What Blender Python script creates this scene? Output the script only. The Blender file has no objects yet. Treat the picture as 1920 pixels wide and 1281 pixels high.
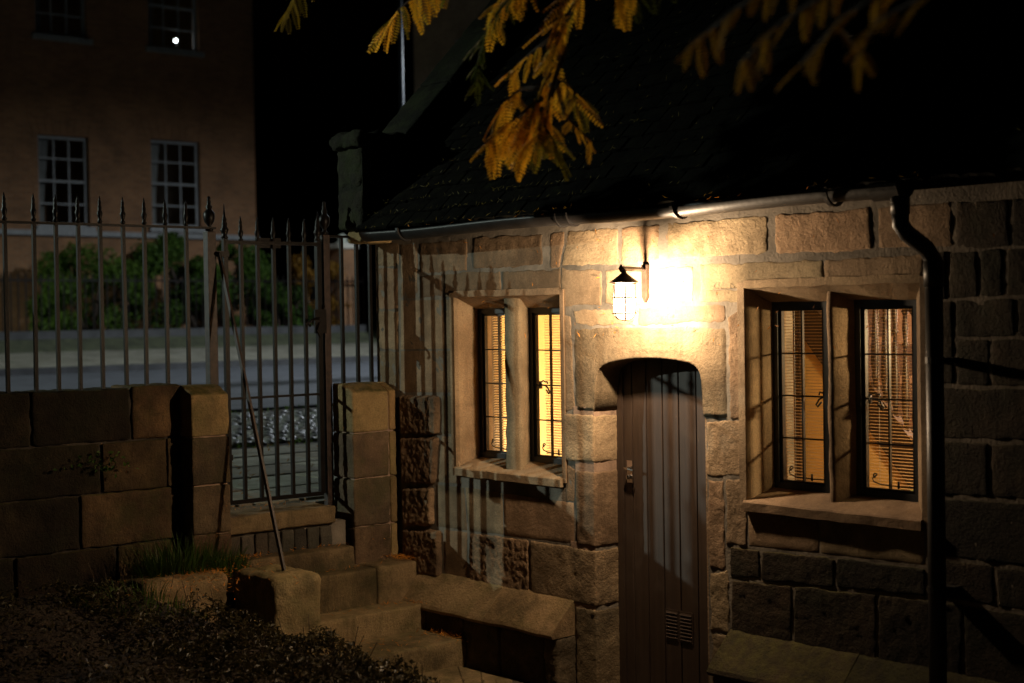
import bpy, bmesh, math, random
from math import sin, cos, pi, radians
from mathutils import Vector, Matrix, noise

random.seed(11)
D = bpy.data
scene = bpy.context.scene
COL = scene.collection

# ------------------------------------------------------------------ camera
cam_d = D.cameras.new('camera')
cam_d.sensor_width = 36.0
cam_d.lens = 52.5
cam_d.clip_start = 0.05
cam_d.clip_end = 900
cam = D.objects.new('camera', cam_d)
COL.objects.link(cam)
_yaw, _pitch, _roll = radians(49.15), radians(-1.0), radians(-0.9)
_f0 = Vector((-sin(_yaw), cos(_yaw), 0)); _r0 = Vector((cos(_yaw), sin(_yaw), 0)); _u0 = Vector((0, 0, 1))
_fw = _f0*cos(_pitch) + _u0*sin(_pitch)
_up = _u0*cos(_pitch) - _f0*sin(_pitch)
_rt = _r0*cos(_roll) + _up*sin(_roll)
_up = _up*cos(_roll) - _r0*sin(_roll)
cam.matrix_world = Matrix(((_rt.x, _up.x, -_fw.x, 0.0), (_rt.y, _up.y, -_fw.y, -6.0),
                           (_rt.z, _up.z, -_fw.z, 2.2), (0, 0, 0, 1)))
cam_d.dof.use_dof = True
cam_d.dof.focus_distance = 8.8
cam_d.dof.aperture_fstop = 1.8
scene.camera = cam

# ------------------------------------------------------------------ night sky
world = D.worlds.new('World')
scene.world = world
world.use_nodes = True
wn = world.node_tree
bg = wn.nodes['Background']
sky = wn.nodes.new('ShaderNodeTexSky')
sky.sky_type = 'NISHITA'
sky.sun_disc = False
sky.sun_elevation = radians(-4.0)
sky.sun_rotation = radians(120)
wn.links.new(sky.outputs[0], bg.inputs[0])
bg.inputs[1].default_value = 0.012

# ------------------------------------------------------------------ exposure
scene.view_settings.view_transform = 'Standard'
scene.view_settings.look = 'None'
scene.view_settings.exposure = 0.0
scene.view_settings.gamma = 1.0
scene.view_settings.use_curve_mapping = False
scene.cycles.use_denoising = True
scene.cycles.max_bounces = 8
scene.cycles.transparent_max_bounces = 16
scene.cycles.sample_clamp_indirect = 6.0
scene.cycles.caustics_reflective = False
scene.cycles.caustics_refractive = False

LANTERN_W = 136.0
LANTERN_COL = (1.0, 0.72, 0.45)
STREET_W = 13000.0
STREET2_W = 4200.0
STREET_COL = (0.86, 1.0, 0.88)
STREET2_COL = (0.84, 0.93, 1.0)
ROOM_COL = (1.0, 0.70, 0.35)

# ------------------------------------------------------------------ materials
MATS = {}
def _nt(name):
    m = D.materials.new(name); m.use_nodes = True
    nt = m.node_tree
    return m, nt, nt.nodes['Principled BSDF']
def N(nt, t, **kw):
    n = nt.nodes.new(t)
    for k, v in kw.items(): setattr(n, k, v)
    return n
def ramp(nt, fac, stops):
    r = N(nt, 'ShaderNodeValToRGB')
    e = r.color_ramp.elements
    while len(e) < len(stops): e.new(0.5)
    for el, (p, c) in zip(e, stops):
        el.position = p; el.color = (c[0], c[1], c[2], 1)
    nt.links.new(fac, r.inputs[0])
    return r.outputs[0]
def noise_tex(nt, vec, scale, detail=4, rough=0.55):
    n = N(nt, 'ShaderNodeTexNoise')
    n.inputs['Scale'].default_value = scale
    n.inputs['Detail'].default_value = detail
    n.inputs['Roughness'].default_value = rough
    nt.links.new(vec, n.inputs['Vector'])
    return n.outputs['Fac']
def mixc(nt, a, b, fac, blend='MIX'):
    m = N(nt, 'ShaderNodeMix', data_type='RGBA', blend_type=blend)
    for sock, v in ((m.inputs[0], fac), (m.inputs[6], a), (m.inputs[7], b)):
        if isinstance(v, (int, float)): sock.default_value = v
        elif isinstance(v, tuple): sock.default_value = (v[0], v[1], v[2], 1)
        else: nt.links.new(v, sock)
    return m.outputs[2]
def bump(nt, bsdf, pairs):
    prev = None
    for h, strength, dist in pairs:
        b = N(nt, 'ShaderNodeBump')
        b.inputs['Strength'].default_value = strength
        b.inputs['Distance'].default_value = dist
        nt.links.new(h, b.inputs['Height'])
        if prev: nt.links.new(prev, b.inputs['Normal'])
        prev = b.outputs[0]
    nt.links.new(prev, bsdf.inputs['Normal'])

def stone_mat(name, c_dark, c_mid, c_light, stain=(0.06, 0.05, 0.04), stain_amt=0.5, rough=0.9, bstr=0.5, moss=None, moss_amt=0.4, spec=0.25, topmoss=0.0):
    m, nt, b = _nt(name)
    pos = N(nt, 'ShaderNodeNewGeometry').outputs['Position']
    oi = N(nt, 'ShaderNodeObjectInfo')
    # offset per stone so the figure does not run across the joints
    add = N(nt, 'ShaderNodeVectorMath', operation='MULTIPLY_ADD')
    nt.links.new(oi.outputs['Random'], add.inputs[0]); add.inputs[1].default_value = (31, 17, 43)
    nt.links.new(pos, add.inputs[2])
    v = add.outputs[0]
    big = noise_tex(nt, v, 3.2, 5, 0.6)
    col = ramp(nt, big, ((0.3, c_dark), (0.5, c_mid), (0.72, c_light)))
    # bedding streaks
    mp = N(nt, 'ShaderNodeMapping'); mp.inputs['Scale'].default_value = (2.5, 2.5, 22)
    nt.links.new(v, mp.inputs[0])
    streak = noise_tex(nt, mp.outputs[0], 1.3, 3, 0.6)
    col = mixc(nt, col, c_dark, ramp(nt, streak, ((0.55, (0, 0, 0)), (0.8, (0.45, 0.45, 0.45)))))
    # grain
    fine = noise_tex(nt, v, 140, 3, 0.7)
    col = mixc(nt, col, (0.55, 0.55, 0.55), 0.35, 'OVERLAY')
    g = ramp(nt, fine, ((0.3, (0.55, 0.55, 0.55)), (0.7, (1.35, 1.33, 1.3))))
    col = mixc(nt, col, g, 0.6, 'MULTIPLY')
    sp = noise_tex(nt, v, 34, 6, 0.75)
    col = mixc(nt, col, c_dark, ramp(nt, sp, ((0.56, (0, 0, 0)), (0.68, (0.75,)*3))))
    lt = noise_tex(nt, v, 21, 5, 0.8)
    col = mixc(nt, col, tuple(min(1, c*1.35) for c in c_light), ramp(nt, lt, ((0.60, (0, 0, 0)), (0.72, (0.55,)*3))))
    mv = N(nt, 'ShaderNodeMapping'); mv.inputs['Scale'].default_value = (9, 9, 1.2)
    nt.links.new(pos, mv.inputs[0])
    run = noise_tex(nt, mv.outputs[0], 1.0, 5, 0.65)
    col = mixc(nt, col, stain, ramp(nt, run, ((0.56, (0, 0, 0)), (0.75, (stain_amt*.8,)*3))))
    # weather stains, large irregular patches on the wall itself
    st = noise_tex(nt, pos, 1.9, 6, 0.68)
    sf = ramp(nt, st, ((0.46, (0, 0, 0)), (0.62, (stain_amt,)*3)))
    col = mixc(nt, col, stain, sf)
    if moss:
        ms = noise_tex(nt, pos, 4.5, 6, 0.7)
        mf = ramp(nt, ms, ((0.47, (0, 0, 0)), (0.62, (moss_amt,)*3)))
        col = mixc(nt, col, moss, mf)
    # moss where stone faces the sky
    if topmoss:
        nz = N(nt, 'ShaderNodeSeparateXYZ'); nt.links.new(N(nt, 'ShaderNodeNewGeometry').outputs['Normal'], nz.inputs[0])
        up = ramp(nt, nz.outputs[2], ((0.35, (0, 0, 0)), (0.85, (1, 1, 1))))
        mn = ramp(nt, noise_tex(nt, pos, 16, 6, 0.75), ((0.40, (0.15,)*3), (0.60, (1, 1, 1))))
        tm = N(nt, 'ShaderNodeMath', operation='MULTIPLY'); nt.links.new(up, tm.inputs[0]); nt.links.new(mn, tm.inputs[1])
        tm2 = N(nt, 'ShaderNodeMath', operation='MULTIPLY'); nt.links.new(tm.outputs[0], tm2.inputs[0]); tm2.inputs[1].default_value = topmoss
        col = mixc(nt, col, (0.075, 0.070, 0.018), tm2.outputs[0])
    # per stone hue and brightness
    wn_ = N(nt, 'ShaderNodeTexWhiteNoise', noise_dimensions='1D'); nt.links.new(oi.outputs['Random'], wn_.inputs['W'])
    hue = ramp(nt, wn_.outputs['Value'], ((0.0, (1.0, 0.90, 0.80)), (0.35, (1.0, 0.98, 0.92)), (0.65, (0.95, 1.0, 0.90)), (1.0, (1.06, 0.94, 0.86))))
    col = mixc(nt, col, hue, 1.0, 'MULTIPLY')
    br = N(nt, 'ShaderNodeMapRange'); br.inputs['To Min'].default_value = 0.62; br.inputs['To Max'].default_value = 1.22
    nt.links.new(oi.outputs['Random'], br.inputs['Value'])
    vm = N(nt, 'ShaderNodeVectorMath', operation='SCALE')
    nt.links.new(col, vm.inputs[0]); nt.links.new(br.outputs[0], vm.inputs['Scale'])
    nt.links.new(vm.outputs[0], b.inputs['Base Color'])
    b.inputs['Roughness'].default_value = rough
    b.inputs['Specular IOR Level'].default_value = spec
    pit = noise_tex(nt, v, 55, 5, 0.65)
    med = noise_tex(nt, v, 14, 4, 0.6)
    bump(nt, b, ((med, bstr*0.5, 0.012), (pit, min(1, bstr*1.5), 0.010), (fine, min(1, bstr*1.6), 0.004)))
    MATS[name] = m
    return m

def plain(name, col, rough=0.6, metal=0.0, var=0.15, scale=8, bstr=0.0, bscale=40, spec=0.5, bdist=0.005):
    m, nt, b = _nt(name)
    pos = N(nt, 'ShaderNodeNewGeometry').outputs['Position']
    n = noise_tex(nt, pos, scale, 5, 0.6)
    lo = tuple(c*(1-var*2) for c in col); hi = tuple(min(1, c*(1+var*2)) for c in col)
    nt.links.new(ramp(nt, n, ((0.3, lo), (0.7, hi))), b.inputs['Base Color'])
    b.inputs['Roughness'].default_value = rough
    b.inputs['Metallic'].default_value = metal
    b.inputs['Specular IOR Level'].default_value = spec
    if bstr: bump(nt, b, ((noise_tex(nt, pos, bscale, 4, 0.6), bstr, bdist),))
    MATS[name] = m
    return m

def emit(name, col, strength):
    m, nt, b = _nt(name)
    b.inputs['Base Color'].default_value = (0, 0, 0, 1)
    b.inputs['Emission Color'].default_value = (*col, 1)
    b.inputs['Emission Strength'].default_value = strength
    MATS[name] = m
    return m

def glow_glass(name, col, strength):
    m, nt, b = _nt(name)
    e = N(nt, 'ShaderNodeEmission'); e.inputs[0].default_value = (*col, 1); e.inputs[1].default_value = strength
    t = N(nt, 'ShaderNodeBsdfTransparent'); a = N(nt, 'ShaderNodeAddShader')
    nt.links.new(e.outputs[0], a.inputs[0]); nt.links.new(t.outputs[0], a.inputs[1])
    nt.links.new(a.outputs[0], nt.nodes['Material Output'].inputs[0])
    MATS[name] = m

def leaf_mat(name, c1, c2, trans=0.45, rough=0.6):
    m, nt, b = _nt(name)
    oi = N(nt, 'ShaderNodeObjectInfo')
    pos = N(nt, 'ShaderNodeNewGeometry').outputs['Position']
    n = noise_tex(nt, pos, 9, 3)
    mx = N(nt, 'ShaderNodeMath', operation='MULTIPLY_ADD')
    nt.links.new(oi.outputs['Random'], mx.inputs[0]); mx.inputs[1].default_value = 0.45
    nt.links.new(n, mx.inputs[2])
    col = ramp(nt, mx.outputs[0], ((0.4, c1), (0.95, c2)))
    nt.links.new(col, b.inputs['Base Color'])
    b.inputs['Roughness'].default_value = rough
    b.inputs['Specular IOR Level'].default_value = 0.3
    t = N(nt, 'ShaderNodeBsdfTranslucent'); nt.links.new(col, t.inputs[0])
    ms = N(nt, 'ShaderNodeMixShader'); ms.inputs[0].default_value = trans
    nt.links.new(b.outputs[0], ms.inputs[1]); nt.links.new(t.outputs[0], ms.inputs[2])
    nt.links.new(ms.outputs[0], nt.nodes['Material Output'].inputs[0])
    MATS[name] = m
    return m

def glass_mat(name, tint=(0.95, 0.95, 0.92), refl=0.9):
    m, nt, b = _nt(name)
    tr = N(nt, 'ShaderNodeBsdfTransparent'); tr.inputs[0].default_value = (*tint, 1)
    gl = N(nt, 'ShaderNodeBsdfGlossy'); gl.inputs['Roughness'].default_value = 0.03
    fr = N(nt, 'ShaderNodeFresnel'); fr.inputs[0].default_value = 1.5
    pos = N(nt, 'ShaderNodeNewGeometry').outputs['Position']
    bp = N(nt, 'ShaderNodeBump'); bp.inputs['Strength'].default_value = 0.3; bp.inputs['Distance'].default_value = 0.01
    nt.links.new(noise_tex(nt, pos, 6, 2), bp.inputs['Height']); nt.links.new(bp.outputs[0], gl.inputs['Normal'])
    ms = N(nt, 'ShaderNodeMixShader')
    nt.links.new(fr.outputs[0], ms.inputs[0]); nt.links.new(tr.outputs[0], ms.inputs[1]); nt.links.new(gl.outputs[0], ms.inputs[2])
    nt.links.new(ms.outputs[0], nt.nodes['Material Output'].inputs[0])
    MATS[name] = m
    return m

stone_mat('sandstone', (0.20, 0.14, 0.09), (0.30, 0.215, 0.145), (0.40, 0.295, 0.20), stain=(0.105, 0.072, 0.045), stain_amt=0.75, bstr=0.5)
stone_mat('sandstone_shaded', (0.016, 0.012, 0.008), (0.030, 0.022, 0.014), (0.062, 0.044, 0.028), stain=(0.014, 0.011, 0.008), stain_amt=0.7, bstr=0.9, moss=(0.020, 0.024, 0.010), moss_amt=0.4, topmoss=0.8)  # dark stone, dimmed further in colour to paint in darkening towards the frame edges
stone_mat('sandstone_dressed', (0.22, 0.16, 0.105), (0.31, 0.23, 0.155), (0.40, 0.305, 0.205), stain=(0.11, 0.08, 0.052), stain_amt=0.7, bstr=0.28)
stone_mat('sandstone_weathered', (0.13, 0.092, 0.06), (0.22, 0.155, 0.10), (0.33, 0.24, 0.155), stain=(0.065, 0.05, 0.036), stain_amt=0.7, bstr=0.9)
stone_mat('sandstone_dark', (0.06, 0.045, 0.032), (0.11, 0.08, 0.055), (0.19, 0.14, 0.09), stain=(0.035, 0.03, 0.024), stain_amt=0.7, bstr=0.9)
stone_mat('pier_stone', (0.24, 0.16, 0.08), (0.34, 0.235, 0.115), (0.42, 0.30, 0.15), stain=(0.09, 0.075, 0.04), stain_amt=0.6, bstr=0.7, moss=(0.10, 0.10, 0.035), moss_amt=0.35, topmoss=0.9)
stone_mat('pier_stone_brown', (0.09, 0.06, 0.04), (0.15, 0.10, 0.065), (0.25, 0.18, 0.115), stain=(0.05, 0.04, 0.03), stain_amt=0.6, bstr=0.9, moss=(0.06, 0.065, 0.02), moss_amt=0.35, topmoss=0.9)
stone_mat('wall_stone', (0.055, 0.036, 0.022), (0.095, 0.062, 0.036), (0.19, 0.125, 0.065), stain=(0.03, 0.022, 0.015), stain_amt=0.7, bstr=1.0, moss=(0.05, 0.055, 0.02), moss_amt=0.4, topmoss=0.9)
stone_mat('step_stone', (0.20, 0.14, 0.08), (0.29, 0.21, 0.12), (0.37, 0.27, 0.16), stain=(0.055, 0.045, 0.026), stain_amt=0.75, bstr=1.0, moss=(0.08, 0.085, 0.03), moss_amt=0.3, topmoss=0.28)
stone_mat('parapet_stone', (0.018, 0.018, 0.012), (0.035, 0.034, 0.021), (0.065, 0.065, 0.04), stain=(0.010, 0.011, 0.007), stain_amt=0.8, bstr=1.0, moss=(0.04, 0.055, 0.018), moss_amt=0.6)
stone_mat('flagstone', (0.22, 0.22, 0.19), (0.30, 0.295, 0.26), (0.38, 0.37, 0.32), stain=(0.11, 0.10, 0.07), stain_amt=0.6, bstr=0.6, rough=0.75)
stone_mat('pebble', (0.12, 0.12, 0.13), (0.24, 0.24, 0.25), (0.42, 0.42, 0.44), stain=(0.07, 0.08, 0.06), stain_amt=0.4, bstr=0.15, rough=0.45, spec=0.5)
stone_mat('sett_stone', (0.05, 0.045, 0.04), (0.085, 0.075, 0.065), (0.13, 0.11, 0.09), stain=(0.03, 0.03, 0.025), stain_amt=0.5, bstr=0.7)
stone_mat('white_stone', (0.55, 0.55, 0.52), (0.66, 0.66, 0.62), (0.74, 0.74, 0.70), stain=(0.4, 0.4, 0.38), stain_amt=0.3, bstr=0.2)
plain('mortar', (0.17, 0.145, 0.115), 0.95, var=0.25, scale=5, bstr=0.8, bscale=70)
plain('mortar_dark', (0.05, 0.04, 0.03), 0.95, var=0.3, scale=8, bstr=0.8, bscale=70)
plain('mortar_pink', (0.30, 0.20, 0.14), 0.95, var=0.2, scale=9, bstr=0.8, bscale=60)
plain('iron', (0.006, 0.0045, 0.004), 0.40, metal=0.0, var=0.3, scale=14, bstr=0.7, bscale=120, spec=0.16, bdist=0.002)
plain('iron_rusty', (0.032, 0.019, 0.015), 0.5, var=0.35, scale=25, bstr=0.8, bscale=150, spec=0.35, bdist=0.002)
plain('window_iron', (0.018, 0.020, 0.022), 0.35, var=0.15, scale=12, spec=0.5)
plain('black_plastic', (0.012, 0.011, 0.011), 0.46, var=0.2, scale=6, bstr=0.25, bscale=30, spec=0.35)
plain('lantern_metal', (0.045, 0.028, 0.02), 0.45, var=0.2, scale=30, spec=0.5)
plain('chrome', (0.55, 0.52, 0.5), 0.2, metal=1.0, var=0.05)
plain('curtain_cloth', (0.75, 0.56, 0.30), 0.9, var=0.05)
plain('cream_paint', (0.78, 0.60, 0.31), 0.8, var=0.04, scale=2)
plain('spandrel_paint', (0.74, 0.46, 0.16), 0.8, var=0.04, scale=2)
plain('pink_paint', (0.62, 0.40, 0.30), 0.8, var=0.08, scale=2)
plain('ochre_paint', (0.45, 0.25, 0.10), 0.8, var=0.05, scale=2)
plain('dark_wood', (0.035, 0.018, 0.010), 0.4, var=0.2, scale=12)
plain('house_trim', (0.26, 0.265, 0.265), 0.6, var=0.1)
plain('white_paint', (0.45, 0.45, 0.43), 0.5, var=0.05)
plain('asphalt', (0.060, 0.064, 0.075), 0.8, var=0.2, scale=3, bstr=0.6, bscale=60)
plain('street_steel', (0.07, 0.08, 0.10), 0.5, var=0.05)
plain('kerb', (0.05, 0.05, 0.052), 0.8, var=0.2, scale=3)
plain('soil', (0.035, 0.024, 0.016), 0.95, var=0.35, scale=9, bstr=1.0, bscale=40, bdist=0.02)
plain('path_stone', (0.075, 0.06, 0.042), 0.9, var=0.3, scale=5, bstr=0.7, bscale=30)
plain('bark', (0.06, 0.04, 0.028), 0.9, var=0.3, scale=20, bstr=1.0, bscale=30, bdist=0.02)
plain('verge', (0.05, 0.055, 0.028), 0.95, var=0.3, scale=4, bstr=1.0, bscale=30, bdist=0.03)
plain('far_ground', (0.04, 0.045, 0.03), 0.95, var=0.3, scale=1)
plain('ceramic', (0.30, 0.12, 0.06), 0.5, var=0.05)
leaf_mat('leaf_gold', (0.70, 0.38, 0.02), (0.92, 0.62, 0.05), 0.55)
leaf_mat('leaf_brown', (0.26, 0.13, 0.012), (0.42, 0.22, 0.016), 0.5)
leaf_mat('roof_leaves', (0.06, 0.055, 0.008), (0.18, 0.12, 0.015), 0.3)
leaf_mat('leaf_lime', (0.16, 0.15, 0.015), (0.26, 0.24, 0.02), 0.5)
leaf_mat('leaf_green', (0.035, 0.065, 0.010), (0.10, 0.13, 0.02), 0.4)
leaf_mat('leaf_hedge', (0.030, 0.075, 0.010), (0.12, 0.20, 0.022), 0.35)
leaf_mat('leaf_autumn', (0.16, 0.09, 0.012), (0.34, 0.16, 0.02), 0.4)
leaf_mat('leaf_cover', (0.016, 0.018, 0.006), (0.075, 0.058, 0.022), 0.3, 0.45)
leaf_mat('grass', (0.035, 0.075, 0.012), (0.09, 0.15, 0.025), 0.35, 0.45)
leaf_mat('litter', (0.42, 0.15, 0.02), (0.70, 0.30, 0.04), 0.2)
leaf_mat('blind_slat', (0.80, 0.69, 0.48), (0.82, 0.71, 0.50), 0.42, 0.5)
leaf_mat('blind_slat_wood', (0.30, 0.19, 0.09), (0.32, 0.20, 0.10), 0.12, 0.5)
glass_mat('window_glass')
glow_glass('lamp_glow', (1.0, 0.90, 0.78), 1.1)
emit('street_glow', (0.85, 0.95, 1.0), 12.0)
emit('room_glow', (1.0, 0.8, 0.5), 8.0)

def brick_mat(name, c1, c2, mortar, scale=1.0):
    m, nt, b = _nt(name)
    pos = N(nt, 'ShaderNodeNewGeometry').outputs['Position']
    sx = N(nt, 'ShaderNodeSeparateXYZ'); nt.links.new(pos, sx.inputs[0])
    ad = N(nt, 'ShaderNodeMath', operation='ADD'); nt.links.new(sx.outputs[0], ad.inputs[0]); nt.links.new(sx.outputs[1], ad.inputs[1])
    cb = N(nt, 'ShaderNodeCombineXYZ'); nt.links.new(ad.outputs[0], cb.inputs[0]); nt.links.new(sx.outputs[2], cb.inputs[1])
    br = N(nt, 'ShaderNodeTexBrick')
    br.inputs['Scale'].default_value = scale
    br.inputs['Brick Width'].default_value = 0.235; br.inputs['Row Height'].default_value = 0.078
    br.inputs['Mortar Size'].default_value = 0.007
    br.inputs['Color1'].default_value = (*c1, 1); br.inputs['Color2'].default_value = (*c2, 1); br.inputs['Mortar'].default_value = (*mortar, 1)
    nt.links.new(cb.outputs[0], br.inputs['Vector'])
    n = noise_tex(nt, pos, 1.2, 5, 0.65)
    g = ramp(nt, n, ((0.3, (0.6, 0.6, 0.6)), (0.7, (1.2, 1.15, 1.1))))
    nt.links.new(mixc(nt, br.outputs['Color'], g, 0.8, 'MULTIPLY'), b.inputs['Base Color'])
    b.inputs['Roughness'].default_value = 0.9
    MATS[name] = m
brick_mat('house_brick', (0.34, 0.16, 0.07), (0.25, 0.115, 0.052), (0.28, 0.21, 0.13))
brick_mat('pale_brick', (0.34, 0.25, 0.16), (0.28, 0.20, 0.13), (0.30, 0.25, 0.19))

def roof_mat():
    m, nt, b = _nt('roof_tile')
    pos = N(nt, 'ShaderNodeNewGeometry').outputs['Position']
    oi = N(nt, 'ShaderNodeObjectInfo')
    n = noise_tex(nt, pos, 9, 6, 0.7)
    c = ramp(nt, n, ((0.35, (0.004, 0.004, 0.0035)), (0.6, (0.009, 0.0085, 0.006)), (0.8, (0.018, 0.021, 0.006))))
    nt.links.new(c, b.inputs['Base Color'])
    b.inputs['Roughness'].default_value = 0.95
    b.inputs['Specular IOR Level'].default_value = 0.04
    bump(nt, b, ((noise_tex(nt, pos, 45, 5, 0.7), 0.9, 0.01),))
    MATS['roof_tile'] = m
roof_mat()

def door_mat():
    m, nt, b = _nt('door_paint')
    pos = N(nt, 'ShaderNodeNewGeometry').outputs['Position']
    mp = N(nt, 'ShaderNodeMapping'); mp.inputs['Scale'].default_value = (40, 40, 2.2)
    nt.links.new(pos, mp.inputs[0])
    g = noise_tex(nt, mp.outputs[0], 1.0, 5, 0.65)
    w = noise_tex(nt, pos, 5, 4, 0.6)
    c = ramp(nt, g, ((0.3, (0.026, 0.016, 0.011)), (0.7, (0.046, 0.029, 0.020))))
    c = mixc(nt, c, (0.068, 0.048, 0.035), ramp(nt, w, ((0.55, (0, 0, 0)), (0.75, (0.35,)*3))))
    nt.links.new(c, b.inputs['Base Color'])
    nt.links.new(ramp(nt, w, ((0.3, (0.42,)*3), (0.7, (0.62,)*3))), b.inputs['Roughness'])
    bump(nt, b, ((g, 0.35, 0.004),))
    MATS['door_paint'] = m
door_mat()

# ------------------------------------------------------------------ object helpers
WLOC = {}
def wl(o): return WLOC.get(o.name, Vector((0, 0, 0))) if o else Vector((0, 0, 0))
def tag(o, label=None, cat=None, group=None, kind=None):
    if label: o['label'] = label
    if cat: o['category'] = cat
    if group: o['group'] = group
    if kind: o['kind'] = kind
    return o
def thing(name, label, cat, loc, group=None, kind=None):
    o = D.objects.new(name, None); o.empty_display_size = 0.1
    COL.objects.link(o); o.location = loc; WLOC[o.name] = Vector(loc)
    return tag(o, label, cat, group, kind)
def link(name, me, parent=None, loc=None, rot=None, scale=None):
    o = D.objects.new(name, me); COL.objects.link(o)
    base = wl(parent)
    if parent: o.parent = parent
    if loc is not None: o.location = Vector(loc) - base
    if rot is not None: o.rotation_euler = rot
    if scale is not None: o.scale = scale
    WLOC[o.name] = Vector(loc) if loc is not None else base
    return o

class MB:
    def __init__(self): self.v = []; self.f = []
    def add(self, vs, fs):
        k = len(self.v); self.v += [tuple(p) for p in vs]
        self.f += [tuple(i+k for i in q) for q in fs]; return self
    def box(self, x0, x1, y0, y1, z0, z1):
        return self.add([(x0,y0,z0),(x1,y0,z0),(x1,y1,z0),(x0,y1,z0),(x0,y0,z1),(x1,y0,z1),(x1,y1,z1),(x0,y1,z1)],
                        [(3,2,1,0),(4,5,6,7),(0,1,5,4),(1,2,6,5),(2,3,7,6),(3,0,4,7)])
    def prism(self, poly, z0, z1):
        n = len(poly)
        return self.add([(x,y,z0) for x,y in poly]+[(x,y,z1) for x,y in poly],
                        [tuple(range(n-1,-1,-1)), tuple(range(n,2*n))]+[(i,(i+1)%n,n+(i+1)%n,n+i) for i in range(n)])
    def hull8(self, a, b):   # two quads joined
        return self.add(list(a)+list(b), [(3,2,1,0),(4,5,6,7),(0,1,5,4),(1,2,6,5),(2,3,7,6),(3,0,4,7)])
    def tube(self, pts, r, n=8, cap=True):
        pts = [Vector(p) for p in pts]
        rs = r if isinstance(r, (list, tuple)) else [r]*len(pts)
        k = len(self.v); ref = None
        for i, p in enumerate(pts):
            t = (pts[min(i+1, len(pts)-1)] - pts[max(i-1, 0)]).normalized()
            if ref is None: ref = t.orthogonal().normalized()
            a = (ref - t*ref.dot(t)).normalized(); ref = a
            b = t.cross(a)
            for j in range(n):
                w = 2*pi*j/n
                self.v.append(tuple(p + (a*cos(w)+b*sin(w))*rs[i]))
        for i in range(len(pts)-1):
            for j in range(n):
                q = k+i*n+j; q2 = k+i*n+(j+1)%n
                self.f.append((q, q2, q2+n, q+n))
        if cap:
            self.f.append(tuple(k+j for j in range(n-1,-1,-1)))
            e = k+(len(pts)-1)*n
            self.f.append(tuple(e+j for j in range(n)))
        return self
    def bar(self, p, q, w, d):   # square bar, any direction
        p, q = Vector(p), Vector(q); t = (q-p).normalized()
        a = t.orthogonal().normalized() if abs(t.z) < .9 else Vector((1,0,0))
        a = (a - t*a.dot(t)).normalized(); b = t.cross(a)
        c = [a*w/2+b*d/2, -a*w/2+b*d/2, -a*w/2-b*d/2, a*w/2-b*d/2]
        return self.hull8([p+x for x in c], [q+x for x in c])
    def lathe(self, prof, c, n=12):
        k = len(self.v); c = Vector(c)
        for r, z in prof:
            for j in range(n):
                w = 2*pi*j/n; self.v.append((c.x+r*cos(w), c.y+r*sin(w), c.z+z))
        for i in range(len(prof)-1):
            for j in range(n):
                q = k+i*n+j; q2 = k+i*n+(j+1)%n
                self.f.append((q, q2, q2+n, q+n))
        self.f.append(tuple(k+j for j in range(n-1,-1,-1)))
        e = k+(len(prof)-1)*n; self.f.append(tuple(e+j for j in range(n)))
        return self
    def quad(self, a, b, c, d): return self.add([a,b,c,d], [(0,1,2,3)])
    def mesh(self, name, mat, smooth=False, off=Vector((0,0,0))):
        me = D.meshes.new(name)
        me.from_pydata([(x-off.x, y-off.y, z-off.z) for x,y,z in self.v], [], self.f)
        me.materials.append(MATS[mat])
        if smooth: me.shade_smooth()
        me.update(); return me
    def build(self, name, mat, parent=None, smooth=False, bevel=0.0):
        me = self.mesh(name, mat, smooth, wl(parent))
        o = link(name, me, parent)
        if bevel:
            bm = bmesh.new(); bm.from_mesh(me)
            bmesh.ops.bevel(bm, geom=[e for e in bm.edges], offset=bevel, segments=2, affect='EDGES', profile=0.6)
            bm.to_mesh(me); bm.free()
            if smooth: me.shade_smooth()
        return o

def fbm(p, f, o=4): return noise.fractal(Vector(p)*f, 0.9, 2.1, o)
def craggy(p, f, o=6): return noise.fractal(Vector(p)*f, 0.45, 2.2, o)*.6

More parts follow.
